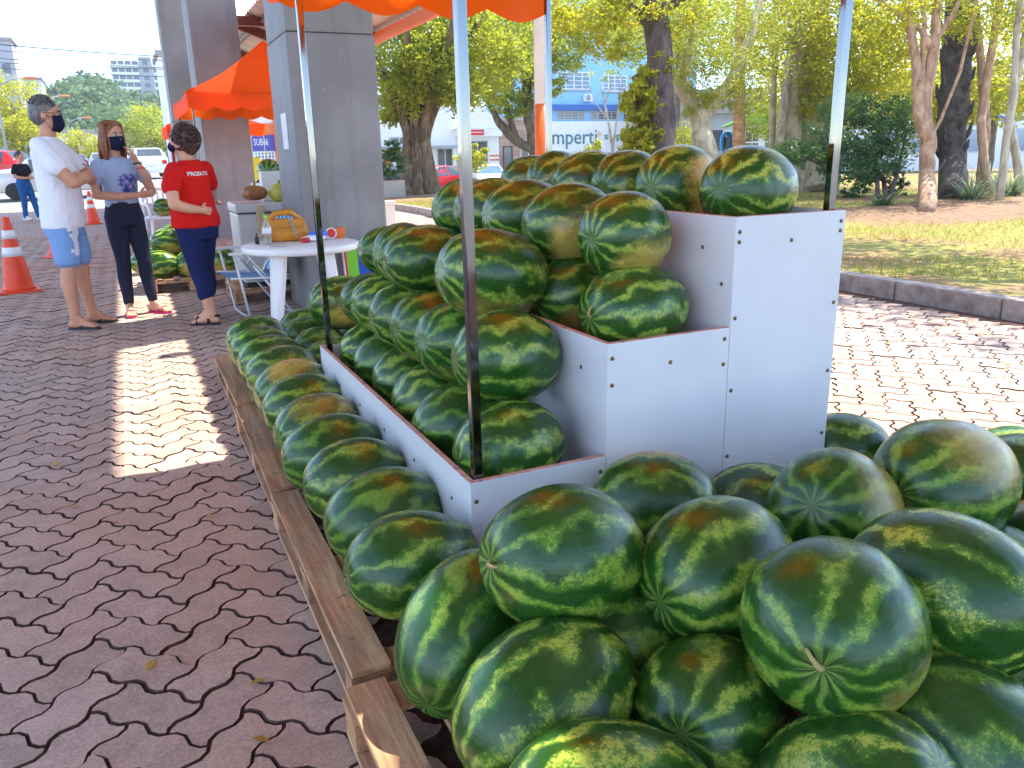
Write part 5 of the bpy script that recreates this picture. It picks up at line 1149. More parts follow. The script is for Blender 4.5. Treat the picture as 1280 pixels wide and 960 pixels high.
# ficus with fluted trunk
B = Vector((8.5, 24.9, gz(8.5, 24.9) - .05)); pa = []
for k, (dx, dy, r_) in enumerate([(0, 0, .34), (.32, -.1, .24), (-.3, .05, .22), (.12, -.3, .2), (-.12, -.28, .2), (.4, .2, .18), (-.38, -.2, .16)]):
    pa.append(([B + Vector((dx * 1.7, dy * 1.7, -.1)), B + Vector((dx * 1.05, dy, .7)), B + Vector((dx * .75, dy * .8, 2.0)), B + Vector((dx * 3.2 + .1, dy * 3, 3.6)), B + Vector((dx * 7, dy * 7, 5.6))], [r_ * 1.25, r_ * .95, r_ * .85, r_ * .6, r_ * .25]))
for k in range(14):
    a = k / 14 * 6.28; pa.append(([B + Vector((math.cos(a) * .95, math.sin(a) * .8, -.05)), B + Vector((math.cos(a) * .5, math.sin(a) * .42, .35)), B + Vector((math.cos(a) * .38, math.sin(a) * .32, 1.3))], [.09, .08, .05]))
tree('ficus_tree', 'large ficus with fluted trunk and dense yellow green crown beside the nearer column', B, pa, [(atD(500, 60, 25.5), (1.3, 1.3, 1.5), 2600), (atD(545, 95, 25), (1.2, 1.2, .9), 2400), (atD(500, 125, 25.2), (.75, .8, .6), 1300), (atD(560, 30, 26), (1.6, 1.6, 1.4), 3000), (atD(610, 80, 26), (1.3, 1.2, 1.1), 2400), (atD(530, -40, 27), (2.2, 2, 1.5), 2800), (atD(630, 20, 27), (1.6, 1.6, 1.5), 2600), (atD(480, 20, 27), (1.2, 1.3, 1.2), 1500), (atD(500, 105, 23.8), (.9, .7, .9), 1500), (atD(540, 75, 23.6), (1.1, .7, 1.0), 1700), (atD(575, 110, 23.8), (.8, .6, .7), 1200), (atD(520, 20, 23.8), (1.2, .8, .9), 1500), (atD(590, 40, 24), (1.0, .8, .9), 1300), (atD(485, 140, 24.4), (.45, .4, .4), 400)], .17, M['leaf'], M['bark'], 1, PG, droop=.25)
B = atD(674, 236, 33); B.z = zs(B.x, B.y)
tree('street_tree', 'leaning forked tree in front of the blue supermarket', B, [([B, atD(670, 200, 33), atD(663, 150, 33), atD(655, 90, 33), atD(660, 20, 33)], [.3, .27, .24, .2, .1]), ([atD(669, 190, 33), atD(640, 172, 33), atD(622, 150, 33), atD(606, 115, 33)], [.16, .2, .15, .08]), ([atD(645, 174, 33), atD(632, 130, 33), atD(628, 90, 33)], [.15, .11, .06])],
     [(atD(600, 95, 32), (1.4, 1.4, 1.2), 2000), (atD(650, 60, 32), (1.8, 1.6, 1.4), 2600), (atD(700, 55, 33), (1.3, 1.3, 1.2), 1700), (atD(690, 0, 33), (2.6, 2.2, 1.6), 2800), (atD(770, 20, 33), (1.6, 1.6, 1.2), 1700), (atD(680, 105, 33), (.8, .8, .7), 900), (atD(640, 130, 33), (.8, .8, .6), 800)], .2, M['leaf'], M['bark'], 2, PG, droop=.2)
B = Vector((9.52, 13.1, gz(9.5, 13.1) - .05))
t3 = tree('dark_trunk_tree', 'tall straight dark trunk with yellow green climber behind the top tier', B, [([B, atD(829, 150, 15.6), atD(822, 40, 15.6), atD(815, -60, 15.6), atD(812, -160, 15.7)], [.29, .25, .24, .22, .18]), ([atD(824, 45, 15.6), atD(780, 0, 15.3), atD(720, -25, 15)], [.1, .07, .03]), ([atD(824, 20, 15.6), atD(870, -20, 15.6), atD(930, -60, 15.6)], [.1, .08, .04])],
     [(atD(735, 25, 15), (.75, .7, .3), 900), (atD(780, 15, 15.4), (.7, .7, .4), 900), (atD(690, 10, 15.2), (.5, .5, .35), 500), (atD(760, 60, 15.3), (.5, .5, .25), 500), (atD(850, 15, 15.6), (.7, .6, .4), 900), (atD(740, -70, 15.5), (1.4, 1.4, .7), 1200), (atD(860, -80, 15.6), (1.5, 1.5, .8), 1200)], .10, M['leaf_yel'], M['bark_dark'], 3, PG, droop=.35)
B = Vector(atD(806, 262, 15.9)); B.z = gz(B.x, B.y)
tree('climber_clad_stump', 'stump wrapped in bright yellow green climber leaves beside the dark trunk', B, [([B, atD(808, 190, 15.9), atD(800, 115, 15.9), atD(795, 95, 15.9)], [.16, .15, .12, .10])], [(atD(808, 165, 15.6), (.32, .3, .5), 700), (atD(800, 130, 15.6), (.4, .35, .35), 700), (atD(812, 105, 15.7), (.38, .35, .35), 600), (atD(790, 180, 15.6), (.25, .25, .3), 350), (atD(825, 85, 15.7), (.3, .3, .3), 400)], .16, M['leaf_yel'], M['bark'], 4, PG, droop=.5, aspect=.45)
B = Vector((11.2, 13.9, gz(11.2, 13.9)))
tree('fine_leaved_tree', 'tree with mottled trunk and feathery fine leaves above the top tier', B, [([B, atD(884, 190, 17), atD(875, 150, 17), atD(850, 105, 17), atD(815, 70, 17)], [.27, .24, .22, .16, .08]), ([atD(874, 150, 17), atD(915, 100, 17.3), atD(940, 40, 17.5), atD(960, -40, 17.8)], [.2, .15, .1, .05]), ([atD(850, 105, 17), atD(868, 40, 17), atD(860, -40, 17)], [.11, .08, .05])],
     [(atD(865, 70, 16.6), (.8, .8, .7), 1800), (atD(905, 95, 16.8), (.9, .8, .7), 2000), (atD(940, 60, 17.5), (.9, .9, .9), 2000), (atD(890, 20, 17), (1, 1, .8), 1800), (atD(960, 10, 18), (1.1, 1, .8), 1700), (atD(870, 125, 16.7), (.45, .4, .35), 700), (atD(930, 125, 17), (.5, .5, .3), 600), (atD(830, 40, 17.2), (.6, .6, .5), 900), (atD(900, -70, 17.4), (1.8, 1.6, 1), 1800)], .085, M['leaf_fine'], M['bark_pale'], 5, PG, aspect=.34)
B = Vector((16.26, 16.13, gz(16.26, 16.1)))
tree('old_fig_tree', 'massive fig with pale aerial roots and a broad yellow green crown', B, [([B + Vector((0, 0, -.1)), atD(1015, 190, 21), atD(1012, 100, 21), atD(1018, 20, 21), atD(1020, -80, 21)], [.6, .5, .5, .45, .35]), ([atD(1005, 245, 20.7), atD(988, 190, 20.5), atD(993, 100, 20.5), atD(1000, 10, 20.5), atD(1005, -60, 20.5)], [.16, .22, .24, .2, .16]), ([atD(1000, 225, 20.4), atD(975, 175, 20.3), atD(985, 90, 20.3), atD(992, 30, 20.4)], [.06, .11, .1, .06]), ([atD(1040, 240, 20.8), atD(1045, 140, 20.8), atD(1060, 40, 21), atD(1090, -60, 21)], [.2, .2, .18, .12])],
     [(atD(985, 20, 20), (1.1, 1, .8), 1500), (atD(1050, 50, 20), (1.3, 1.2, 1), 2200), (atD(1100, 75, 20.5), (1.2, 1.2, .9), 1900), (atD(1090, 10, 20), (1.5, 1.3, 1), 2000), (atD(1030, 110, 19.8), (.8, .8, .8), 1300), (atD(960, 60, 21), (1, 1, .8), 1200), (atD(1080, 125, 20), (1, .9, .6), 1200), (atD(1140, 40, 21), (1.4, 1.4, 1), 1700), (atD(1050, -80, 20), (3, 2.6, 1.2), 2400)], .13, M['leaf_yel'], M['bark_pale'], 6, PG)
B = Vector((14.6, 12.3, gz(14.6, 12.3)))
tree('dark_shrub', 'broad dark green leafy shrub behind the tall end of the stand', B, [([B, atD(1105, 225, 18), atD(1070, 180, 18), atD(1030, 165, 18)], [.06, .05, .04, .02]), ([B + Vector((-.1, .1, 0)), atD(1095, 200, 18), atD(1100, 150, 18)], [.05, .04, .02]), ([B + Vector((.15, 0, 0)), atD(1125, 200, 18), atD(1135, 160, 18)], [.05, .04, .02]), ([atD(1105, 225, 18), atD(1050, 215, 17.6), atD(1000, 195, 17.6)], [.04, .03, .02])],
     [(atD(1000, 192, 17.6), (.55, .5, .3), 900), (atD(1035, 180, 17.8), (.6, .6, .45), 1300), (atD(1075, 175, 18), (.7, .7, .55), 1600), (atD(1115, 175, 18), (.65, .6, .5), 1300), (atD(1060, 215, 17.6), (.6, .5, .35), 1100), (atD(1095, 215, 17.8), (.5, .5, .35), 900), (atD(1060, 140, 18.2), (.7, .6, .4), 1100), (atD(1110, 140, 18.3), (.6, .6, .4), 900), (atD(1068, 240, 17.6), (.25, .25, .2), 250), (atD(1120, 235, 17.9), (.25, .25, .2), 250)], .10, M['leaf_dark'], M['bark_dark'], 7, cat='shrub', aspect=.55)
B = Vector((12.8, 9.85, gz(12.8, 9.85) - .03)); D_ = 15.5
tree('smooth_barked_tree', 'slender multi stemmed tree with smooth tan bark beside the dark palm', B, [([B, atD(1160, 215, D_), atD(1161, 175, D_), atD(1148, 145, D_), atD(1146, 90, D_), atD(1136, 20, D_), atD(1120, -60, D_)], [.16, .14, .14, .12, .09, .075, .05]), ([atD(1160, 180, D_), atD(1157, 130, D_), atD(1168, 60, D_), atD(1173, 0, D_), atD(1185, -80, D_)], [.11, .12, .10, .08, .05]), ([atD(1164, 60, D_), atD(1150, 35, D_), atD(1125, 20, D_), atD(1090, -5, D_), atD(1060, -30, D_)], [.07, .06, .05, .04, .02]), ([atD(1168, 55, D_), atD(1190, 20, D_), atD(1210, -20, D_)], [.06, .05, .03]), ([atD(1150, 268, D_ + .3), atD(1153, 200, D_ + .2), atD(1152, 120, D_), atD(1155, 30, D_), atD(1150, -40, D_)], [.05, .055, .05, .05, .04]), ([atD(1163, 172, D_), atD(1176, 150, D_), atD(1200, 90, D_), atD(1218, 10, D_), atD(1230, -50, D_)], [.035, .035, .03, .03, .02])],
     [(atD(1110, 10, 15), (.9, .8, .35), 700), (atD(1180, 20, 15.8), (.9, .8, .4), 800), (atD(1150, -60, 15.5), (1.8, 1.6, .7), 1600), (atD(1240, 30, 16), (.8, .8, .5), 700), (atD(1090, 60, 16.5), (.5, .5, .4), 400)], .09, M['leaf_yel'], M['bark_tan'], 8, PG)
# dark palm
B = Vector((15.07, 11.07, gz(15.07, 11.07) - .05)); pt = tree('dark_palm', 'palm with dark fibrous trunk and old leaf bases', B, [([B, atD(1190, 200, 17.4), atD(1192, 120, 17.4), atD(1200, 30, 17.4), atD(1207, -90, 17.4)], [.30, .27, .31, .33, .3])], [], .1, None, M['bark_palm'], 9, PG)
pr = random.Random(2); m_ = MB()
for k in range(46):
    a = k * 2.4; tt = k / 46 * 2.999; kk = int(tt); PK = [atD(1190, 200, 17.4), atD(1192, 120, 17.4), atD(1200, 30, 17.4), atD(1207, -90, 17.4)]; ax = PK[kk].lerp(PK[kk + 1], tt - kk); z = ax.z; ax = ax - B
    d = Vector((math.cos(a), math.sin(a), 0)); L_ = pr.uniform(.12, .32) * (1 + .4 * (z > 3)); m_.tube([ax + d * .2, ax + d * (.31) + Vector((0, 0, .12)), ax + d * (.31 + L_ * .25) + Vector((0, 0, .12 + L_))], [.09, .06, .015], 6, flat=.5)
m_.build('leaf_base', M['bark_palm'], pt)
for k in range(16):
    a = k / 16 * 6.28 + .2; d = Vector((math.cos(a), math.sin(a), 0)); top = atD(1207, -90, 17.4) - B; pts = [top + d * (q * 2.6) + Vector((0, 0, 1.2 * math.sin(q * 2.6) - q * q * .6)) for q in (0, .25, .5, .75, 1)]
    fr = MB(); fr.tube(pts, [.03, .025, .02, .012, .005], 5)
    for i in range(24):
        tt = i / 24 * 3.99; j = int(tt); p0 = pts[j].lerp(pts[min(4, j + 1)], tt - j); s2 = d.cross(Vector((0, 0, 1)))
        for sg in (-1, 1): fr.add([p0, p0 + s2 * sg * .35 + d * .2 + Vector((0, 0, -.12)), p0 + d * .07], [(0, 1, 2)])
    fr.build('frond', M['leaf_dark'], pt)
for k, (x0, x1, x2, yb, D_, r_, bm_, lab) in enumerate([(922, 924, 926, 250, 20, .16, 'bark_ring', 'straight ringed palm trunk beside the green roofed kiosk'), (963, 966, 970, 245, 21, .09, 'bark_pale', 'thin pale trunk in front of the green roofed kiosk'), (1246, 1262, 1275, 272, 15.2, .08, 'bark_pale', 'slim grey trunk leaning away from the strap leaved clumps'), (1232, 1226, 1250, 262, 17, .10, 'bark_tan', 'curved tan trunk between the two strap leaved clumps'), (1222, 1233, 1218, 258, 18, .11, 'bark_tan', 'tan trunk close behind the dark palm'), (1275, 1262, 1290, 262, 18, .10, 'bark_pale', 'pale trunk at the far end of the planted bed')]):
    B = Vector(atD(x0, yb, D_)); B.z = gz(B.x, B.y) - .03
    tree('slim_tree', lab, B, [([B, atD(x1, 150, D_), atD(x2, 0, D_), atD(x2 + (x2 - x1), -120, D_)], [r_, r_ * .9, r_ * .75, r_ * .6])], [(atD(x2 - 25, -50, D_), (1.2, 1.2, .6), 700), (atD(x2 + 30, 15, D_), (.7, .7, .4), 450)], .10, M['leaf_yel'] if k % 2 else M['leaf_fine'], M[bm_], 20 + k, PG)
# shade tree standing outside the picture on the near lawn
tree('shade_tree', 'spreading tree on the near lawn beside the kerb', (11.3, 4.2, .1), [([(11.3, 4.2, 0), (11.2, 4.3, 2), (10.9, 4.4, 4.2), (10.4, 4.6, 6)], [.22, .2, .16, .08]), ([(11, 4.3, 3.4), (10, 5.6, 5.6), (9.6, 6.4, 6.4)], [.1, .07, .04])], [((10.7, 4.8, 6.6), (1.7, 1.8, .8), 1500), ((10.3, 6.6, 6.8), (1.5, 1.6, .7), 1100), ((11.5, 7.6, 6.5), (1.6, 1.6, .8), 1300), ((12.5, 3, 6.4), (1.8, 1.8, .9), 1200)], .16, M['leaf_yel'], M['bark_tan'], 31, PG)
# green masses behind the park
for k, (px, py, D_, rd, n_, lf, mt, lab) in enumerate([(1170, 110, 34, (3, 2.5, 1.8), 2600, .26, 'leaf_yel', 'bright yellow green tree beyond the park, behind the smooth tan tree'), (1250, 90, 32, (2.6, 2.4, 2.0), 2400, .26, 'leaf_yel', 'bright tree beyond the planted bed, behind the slim trunks'), (830, 175, 38, (1.8, 1.6, 1.0), 1500, .2, 'leaf_yel', 'low bright shrub tree right of the dark trunk, by the street'), (985, 140, 36, (2.0, 1.6, 1.6), 1700, .2, 'leaf', 'dense green tree beside the green roofed kiosk'), (850, 30, 40, (4, 3, 2.4), 2500, .3, 'leaf', 'tall street tree behind the feathery one'), (1040, 90, 38, (4, 3, 2.6), 2600, .3, 'leaf_yel', 'tall yellow green tree behind the old fig')]):
    c_ = atD(px, py, D_); b_ = Vector((c_.x, c_.y, gz(c_.x, c_.y)))
    tree('far_tree', lab, b_, [([b_, b_.lerp(c_, .5), c_], [.22, .18, .1])], [(c_, rd, n_), (c_ + Vector((rd[0] * .7, .3, -.4)), [q * .6 for q in rd], n_ // 3), (c_ + Vector((-rd[0] * .7, -.3, -.5)), [q * .6 for q in rd], n_ // 3)], lf, M[mt], M['bark'], 40 + k, 'trees beyond the park')
# strap-leaved clumps
def clump(loc, R, n_, label, seed, mat='leaf_agave', up_=.55):
    t_ = empty('strap_leaf_plant', loc); tag(t_, label, 'plant', 'strap leaved clumps under the park trees'); r = np.random.default_rng(seed); V = []; Fc = []; rn = []
    for k in range(n_):
        a = r.random() * 6.28; L_ = R * (.6 + .5 * r.random()); el = r.uniform(.35, 1.45); d = np.array([math.cos(a), math.sin(a), 0]); s2 = np.array([-d[1], d[0], 0]); w_ = .017 * (.7 + .6 * r.random()); b0 = d * r.random() * R * .25; i0 = len(V)
        for q in range(5):
            tt = q / 4; ang_ = el - tt * tt * 1.5 * (1.3 - el * .5); P_ = b0 + d * L_ * tt * math.cos(el * (1 - tt * .4)) + np.array([0, 0, L_ * (math.sin(el) * tt - .55 * tt ** 2.2 * (1.4 - math.sin(el)))]); ww = w_ * (1 - tt * .9)
            V += [tuple(P_ - s2 * ww), tuple(P_ + s2 * ww)]
        for q in range(4): Fc.append((i0 + q * 2, i0 + q * 2 + 1, i0 + q * 2 + 3, i0 + q * 2 + 2)); rn.append(r.random())
    me = fast_mesh('foliage', V, Fc, True); at_ = me.attributes.new('rnd', 'FLOAT', 'FACE'); at_.data.foreach_set('value', np.array(rn, dtype=np.float32)); obj('leaves', me, M[mat], t_); return t_
for px, py, D_, R_2, lab in [(1212, 262, 15.8, .75, 'large variegated strap leaved clump at the foot of the dark palm'), (1258, 262, 16.3, .75, 'variegated strap leaved clump among the slim trunks'), (1235, 240, 19, .9, 'taller green strap leaved clump behind the variegated ones'), (1100, 270, 15.6, .4, 'small strap leaved tuft below the dark shrub')]:
    c_ = atD(px, py, D_); clump((c_.x, c_.y, gz(c_.x, c_.y) - .02), R_2, 190, lab, int(px))
# soil under the planted bed and the ficus
for (cx, cy, rx, ry, nm) in ((13.4, 9.9, 2.6, 1.8, 'planting_bed'), (8.7, 24.6, 2.1, 2.4, 'tree_pit')):
    V = [(cx, cy, gz(cx, cy) + .03)]; n_ = 40
    for q in (.5, .85, 1.0):
        for k in range(n_):
            a = k / n_ * 6.283; f_ = q * (1 + .12 * math.sin(a * 3 + cx) + .07 * math.sin(a * 7)); x, y = cx + rx * f_ * math.cos(a), cy + ry * f_ * math.sin(a); V.append((x, y, max(gz(x, y), .11) + (.02 if q < 1 else -.01)))
    Fc = [(0, 1 + k, 1 + (k + 1) % n_) for k in range(n_)] + [(1 + a * n_ + k, 1 + (a + 1) * n_ + k, 1 + (a + 1) * n_ + (k + 1) % n_, 1 + a * n_ + (k + 1) % n_) for a in (0, 1) for k in range(n_)]
    tag(obj(nm, fast_mesh(nm, V, Fc, True), M['soil']), kind='structure')
# fallen leaves on sunlit paving and under the park trees
lr_ = np.random.default_rng(9); n_ = 1960; X_ = np.r_[lr_.uniform(3, 6.1, 180), lr_.uniform(-2.5, .3, 80), lr_.uniform(6.5, 16, 1700)]; Y_ = np.r_[lr_.uniform(1.5, 9, 180), lr_.uniform(1.5, 12, 80), lr_.uniform(3.5, 13, 1700)]
th = lr_.random(n_) * 6.28; s_ = .012 + lr_.random(n_) * .022; c_, q_ = np.cos(th), np.sin(th); z_ = np.array([.007 if a < 6.3 else gz(a, b) + .03 for a, b in zip(X_, Y_)])
V = np.stack([np.c_[X_ - c_ * s_, Y_ - q_ * s_, z_], np.c_[X_ - q_ * s_ * .4, Y_ + c_ * s_ * .4, z_ + .004], np.c_[X_ + c_ * s_, Y_ + q_ * s_, z_], np.c_[X_ + q_ * s_ * .4, Y_ - c_ * s_ * .4, z_ + .003]], 1).reshape(-1, 3)
me = fast_mesh('fallen_leaves', V, np.arange(4 * n_).reshape(-1, 4)); at_ = me.attributes.new('rnd', 'FLOAT', 'FACE'); at_.data.foreach_set('value', lr_.random(n_).astype(np.float32)); tag(obj('fallen_leaves', me, leaf_mat('dry_leaves', S(120, 80, 40), S(180, 140, 60), S(210, 180, 80))), 'scattered small dry leaves on the paving', 'leaves', kind='stuff')

# ------------------------------------------------------------ cars
def car(loc, rz, paint, label, Lf=1.0, sedan=False):
    t_ = empty('parked_car', loc, rz); tag(t_, label, 'car', 'parked cars'); st2 = [(-2.0, .70, .78, .64, .83), (-1.92, .82, .88, .63, 1.05), (-1.50, .85, .92, .57, 1.40), (-.35, .86, .92, .585, 1.46), (.35, .86, .92, .57, 1.38), (1.02, .85, .93, .72, .97), (1.72, .80, .80, .70, .84), (2.0, .66, .62, .58, .67)]
    if sedan: st2 = [(-2.2, .72, .84, .64, .90), (-2.1, .82, .92, .68, .98), (-1.45, .85, .94, .60, 1.05), (-.95, .86, .92, .57, 1.38), (-.3, .86, .92, .58, 1.43), (.4, .86, .92, .57, 1.34), (1.1, .85, .93, .72, .97), (1.9, .80, .80, .70, .84), (2.15, .66, .62, .58, .67)]
    Rg = [[(x, -w_ * .93, .24), (x, -w_, .45), (x, -w_, zb), (x, -wr, zr), (x, wr, zr), (x, w_, zb), (x, w_, .45), (x, w_ * .93, .24)] for x, w_, zb, wr, zr in st2]
    V = [p_ for R_ in Rg for p_ in R_]; n_ = len(st2); Fc = [(i * 8 + k, i * 8 + (k + 1) % 8, (i + 1) * 8 + (k + 1) % 8, (i + 1) * 8 + k) for i in range(n_ - 1) for k in range(8)] + [tuple(range(8)), tuple((n_ - 1) * 8 + k for k in range(7, -1, -1))]
    bo = MB().add(V, Fc, False).build('body', paint, t_); bv_ = bo.modifiers.new('b', 'BEVEL'); bv_.width = .05; bv_.segments = 3; bv_.limit_method = 'ANGLE'; bv_.angle_limit = rad(12); bo.data.polygons.foreach_set('use_smooth', [True] * len(bo.data.polygons))
    def pane(a, b_, c_, d_, mg=.09, nm='window', mt='glass'):
        a, b_, c_, d_ = [Vector(q) for q in (a, b_, c_, d_)]; ce = (a + b_ + c_ + d_) / 4; no = (b_ - a).cross(d_ - a).normalized()
        if no.dot(ce - Vector((0, 0, .7))) < 0: no = -no
        V2 = [q.lerp(ce, mg) + no * .012 for q in (a, b_, c_, d_)]; V2 += [q - no * .03 for q in V2]
        MB().add(V2, [(0, 1, 2, 3), (7, 6, 5, 4), (0, 4, 5, 1), (1, 5, 6, 2), (2, 6, 7, 3), (3, 7, 4, 0)]).build(nm, M[mt], t_)
    wi = n_ - 4; ri = 1 if not sedan else 2
    pane(Rg[wi][3], Rg[wi][4], Rg[wi + 1][4], Rg[wi + 1][3], .07, 'windscreen', 'glass_blue'); pane(Rg[ri][3], Rg[ri][4], Rg[ri + 1][4], Rg[ri + 1][3], .08, 'rear_window')
    for sd in ((2, 3), (5, 4)):
        for i in range(ri + 1, wi): pane(Rg[i][sd[0]], Rg[i + 1][sd[0]], Rg[i + 1][sd[1]], Rg[i][sd[1]], .1)
        a, b_ = Rg[wi], Rg[wi + 1]; pane(a[sd[0]], Vector(a[sd[0]]).lerp(Vector(b_[sd[0]]), .75), Vector(a[sd[1]]).lerp(Vector(b_[sd[1]]), .35), a[sd[1]], .1)
    fx, bx_ = st2[-1][0], st2[0][0]
    for s_ in (-1, 1):
        MB().bevbox(fx - .22, s_ * .40, .60, fx + .005, s_ * .64, .72, .03).build('headlight', M['lamp_clear'], t_); MB().bevbox(bx_ - .01, s_ * .50, .66, bx_ + .12, s_ * .74, .86, .03).build('tail_light', M['lamp_red'], t_)
        MB().bevbox(.82, s_ * .86, .93, .98, s_ * 1.0, 1.05, .03).build('door_mirror', paint, t_)
        for x in (bx_ + .72, fx - .75):
            W_ = empty('wheel', (x, s_ * .77, .3), 0, t_); Rx = Matrix.Rotation(rad(90), 4, 'X'); MB().lathe([(.19, -.09), (.27, -.095), (.30, -.06), (.30, .06), (.27, .095), (.19, .09)], 24, M=Rx).build('tyre', M['rubber'], W_); MB().lathe([(.02, -.075), (.185, -.085), (.19, 0), (.185, .085), (.02, .075)], 16, M=Rx).build('rim', M['rim'], W_)
    MB().bevbox(fx - .04, -.55, .36, fx + .035, .55, .56, .03).build('front_bumper', M['dark'], t_); MB().bevbox(fx + .03, -.22, .40, fx + .045, .22, .51, .004).build('number_plate', M['paper'], t_); MB().bevbox(bx_ - .05, -.62, .36, bx_ + .05, .62, .55, .03).build('rear_bumper', paint, t_); MB().bevbox(bx_ - .065, -.22, .60, bx_ - .0, .22, .71, .004).build('number_plate', M['paper'], t_)
    return t_
def carat(px, py, D_, rz, paint, label, **k):
    c_ = atD(px, py, D_); return car((c_.x, c_.y, zs(c_.x, c_.y)), rz, paint, label, **k)
carat(543, 238, 43, rad(205), M['car_red'], 'red hatchback parked behind the ficus trunk'); carat(612, 238, 44, rad(-108), M['car_white'], 'white hatchback seen from the front, parked by the street'); carat(592, 232, 47.5, rad(160), M['car_white'], 'white car parked side on behind the white hatchback', sedan=True)
carat(735, 236, 46, rad(185), M['car_silver'], 'silver car in front of the supermarket shutters'); carat(795, 234, 46, rad(180), M['car_white'], 'white car at the street tree, in front of the supermarket', sedan=True); carat(490, 238, 45, rad(190), M['car_dark'], 'dark car parked behind the planter beside the ficus')
carat(186, 221, 41, rad(94), M['car_white'], 'white hatchback seen from behind on the sunlit street'); carat(80, 258, 29.5, rad(8), M['car_silver'], 'silver saloon parked broadside behind the man', sedan=True)
carat(-12, 243, 36, rad(150), M['car_red'], 'red car parked behind the woman in black'); carat(130, 215, 58, rad(90), M['car_silver'], 'small silver car far up the street'); carat(100, 213, 66, rad(90), M['car_dark'], 'small dark car far up the street'); carat(152, 212, 70, rad(90), M['car_white'], 'small white car far up the street')

# ------------------------------------------------------------ street facades
FY = 52.0
def fz_(px, py): q = atY(px, py, FY); return q.x, q.z
def bld(name, label, x0, x1, ztop, wall, Yf=FY, depth=9, z0=-.9, roof=True):
    t_ = empty(name, (x0, Yf, z0)); tag(t_, label, 'building', 'buildings along the street'); bx('wall', M[wall], t_, 0, 0, 0, x1 - x0, depth, ztop - z0)
    if roof: bx('parapet', M['concrete'], t_, -.1, -.12, ztop - z0, x1 - x0 + .1, depth + .1, ztop - z0 + .25)
    return t_
def win(t_, x0, z0, x1, z1, frame='frame', pane='glass', mull=2, sill=True, proud=.05, rails=0):
    o = t_.location; a, b_, c_, d_ = x0 - o.x, z0 - o.z, x1 - o.x, z1 - o.z
    f = MB(); w_ = .07
    f.box(a, -proud, b_, a + w_, -.002, d_); f.box(c_ - w_, -proud, b_, c_, -.002, d_); f.box(a + w_, -proud, d_ - w_, c_ - w_, -.002, d_); f.box(a + w_, -proud, b_, c_ - w_, -.002, b_ + w_)
    for i in range(1, mull):
        q = a + (c_ - a) * i / mull; f.box(q - w_ / 2, -proud, b_ + w_, q + w_ / 2, -.002, d_ - w_)
    for i in range(1, rails + 1):
        q = b_ + (d_ - b_) * i / (rails + 1); f.box(a + w_, -proud * .9, q - .02, c_ - w_, -.002, q + .02)
    wn = f.build('window', M[frame], t_); MB().box(a + w_, -.02, b_ + w_, c_ - w_, -.001, d_ - w_).build('pane', M[pane], wn)
    if sill: MB().box(a - .06, -proud - .08, b_ - .07, c_ + .06, -.002, b_ - .002).build('sill', M['concrete'], wn)
    return wn
X = lambda px: fz_(px, 170)[0]
Z = lambda py: fz_(720, py)[1]
b1 = bld('supermarket', 'blue painted supermarket with a long white sign above the shutters', X(672), X(868), 12.5, 'blue_wall')
o = b1.location
lb = lambda x, z: (x - o.x, z - o.z)
def pan(name, mat, t_, x0, z0, x1, z1, d0=-.2, d1=-.003): 
    oo = t_.location; return bx(name, M[mat], t_, x0 - oo.x, d0, z0 - oo.z, x1 - oo.x, d1, z1 - oo.z)
sg = pan('sign_board', 'white_paint', b1, X(676), Z(192), X(834), Z(152), -.55)
pan('blue_band', 'blue_dark', b1, X(673), Z(138), X(866), Z(131), -.35)
def ftext(s, px0, px1, pyb, hgt, mat, par, off=-.57, **k):
    x0, x1 = X(px0), X(px1); oo = b1.location if par is sg else par.location
    t_ = text('lettering', s, hgt, M[mat], par, Matrix(((1, 0, 0, 0), (0, 0, -1, 0), (0, 1, 0, 0), (0, 0, 0, 1))), .02, **k)
    xs_ = [v.co.x for v in t_.data.vertices]; zs2 = [v.co.z for v in t_.data.vertices]; sc = (x1 - x0) / (max(xs_) - min(xs_)); mid = (max(xs_) + min(xs_)) / 2
    for v in t_.data.vertices: v.co.x = (v.co.x - mid) * sc + (x0 + x1) / 2 - oo.x; v.co.y += off; v.co.z += Z(pyb) - oo.z
    return t_
ftext('imperti', 681, 741, 172, 1.45, 'teal', sg); ftext('superm', 750, 800, 171, .72, 'teal', sg)
m_ = MB(); cx, cz = X(744) - o.x, Z(168) - o.z; m_.add([(cx - .22, -.58, cz), (cx, -.58, cz - .2), (cx + .22, -.58, cz), (cx, -.58, cz + .2), (cx - .22, -.551, cz), (cx, -.551, cz - .2), (cx + .22, -.551, cz), (cx, -.551, cz + .2)], [(0, 1, 2, 3), (7, 6, 5, 4), (0, 4, 5, 1), (1, 5, 6, 2), (2, 6, 7, 3), (3, 7, 4, 0)]); m_.build('diamond_emblem', M['gold'], sg)
for a, b_ in ((696, 731), (738, 772), (778, 812), (818, 850)): win(b1, X(a), Z(150), X(b_), Z(139), mull=4, sill=False, rails=2)
for a, b_, c_, d_ in ((697, 737, 90, 112), (752, 782, 93, 114), (800, 832, 92, 113), (700, 735, 38, 62), (752, 782, 40, 62), (800, 832, 40, 62), (796, 812, 45, 64)): 
    if (a, c_) != (796, 45): win(b1, X(a), Z(d_), X(b_), Z(c_), 'white_paint', 'glass_blue', 4, rails=3)
ac_ = empty('air_conditioner', (X(733), FY - .02, Z(127))); tag(ac_, 'white air conditioner unit on the blue supermarket wall', 'air conditioner')
bx('case', M['white_paint'], ac_, -.32, -.32, 0, .32, 0, .5, .02); m_ = MB(); m_.lathe([(.0, .0), (.19, 0), (.19, .02), (.0, .02)], 20, (0, 0, 0), Matrix.Translation((-.06, -.322, .25)) @ Matrix.Rotation(rad(90), 4, 'X')); m_.build('fan_grille', M['grey_metal'], ac_)
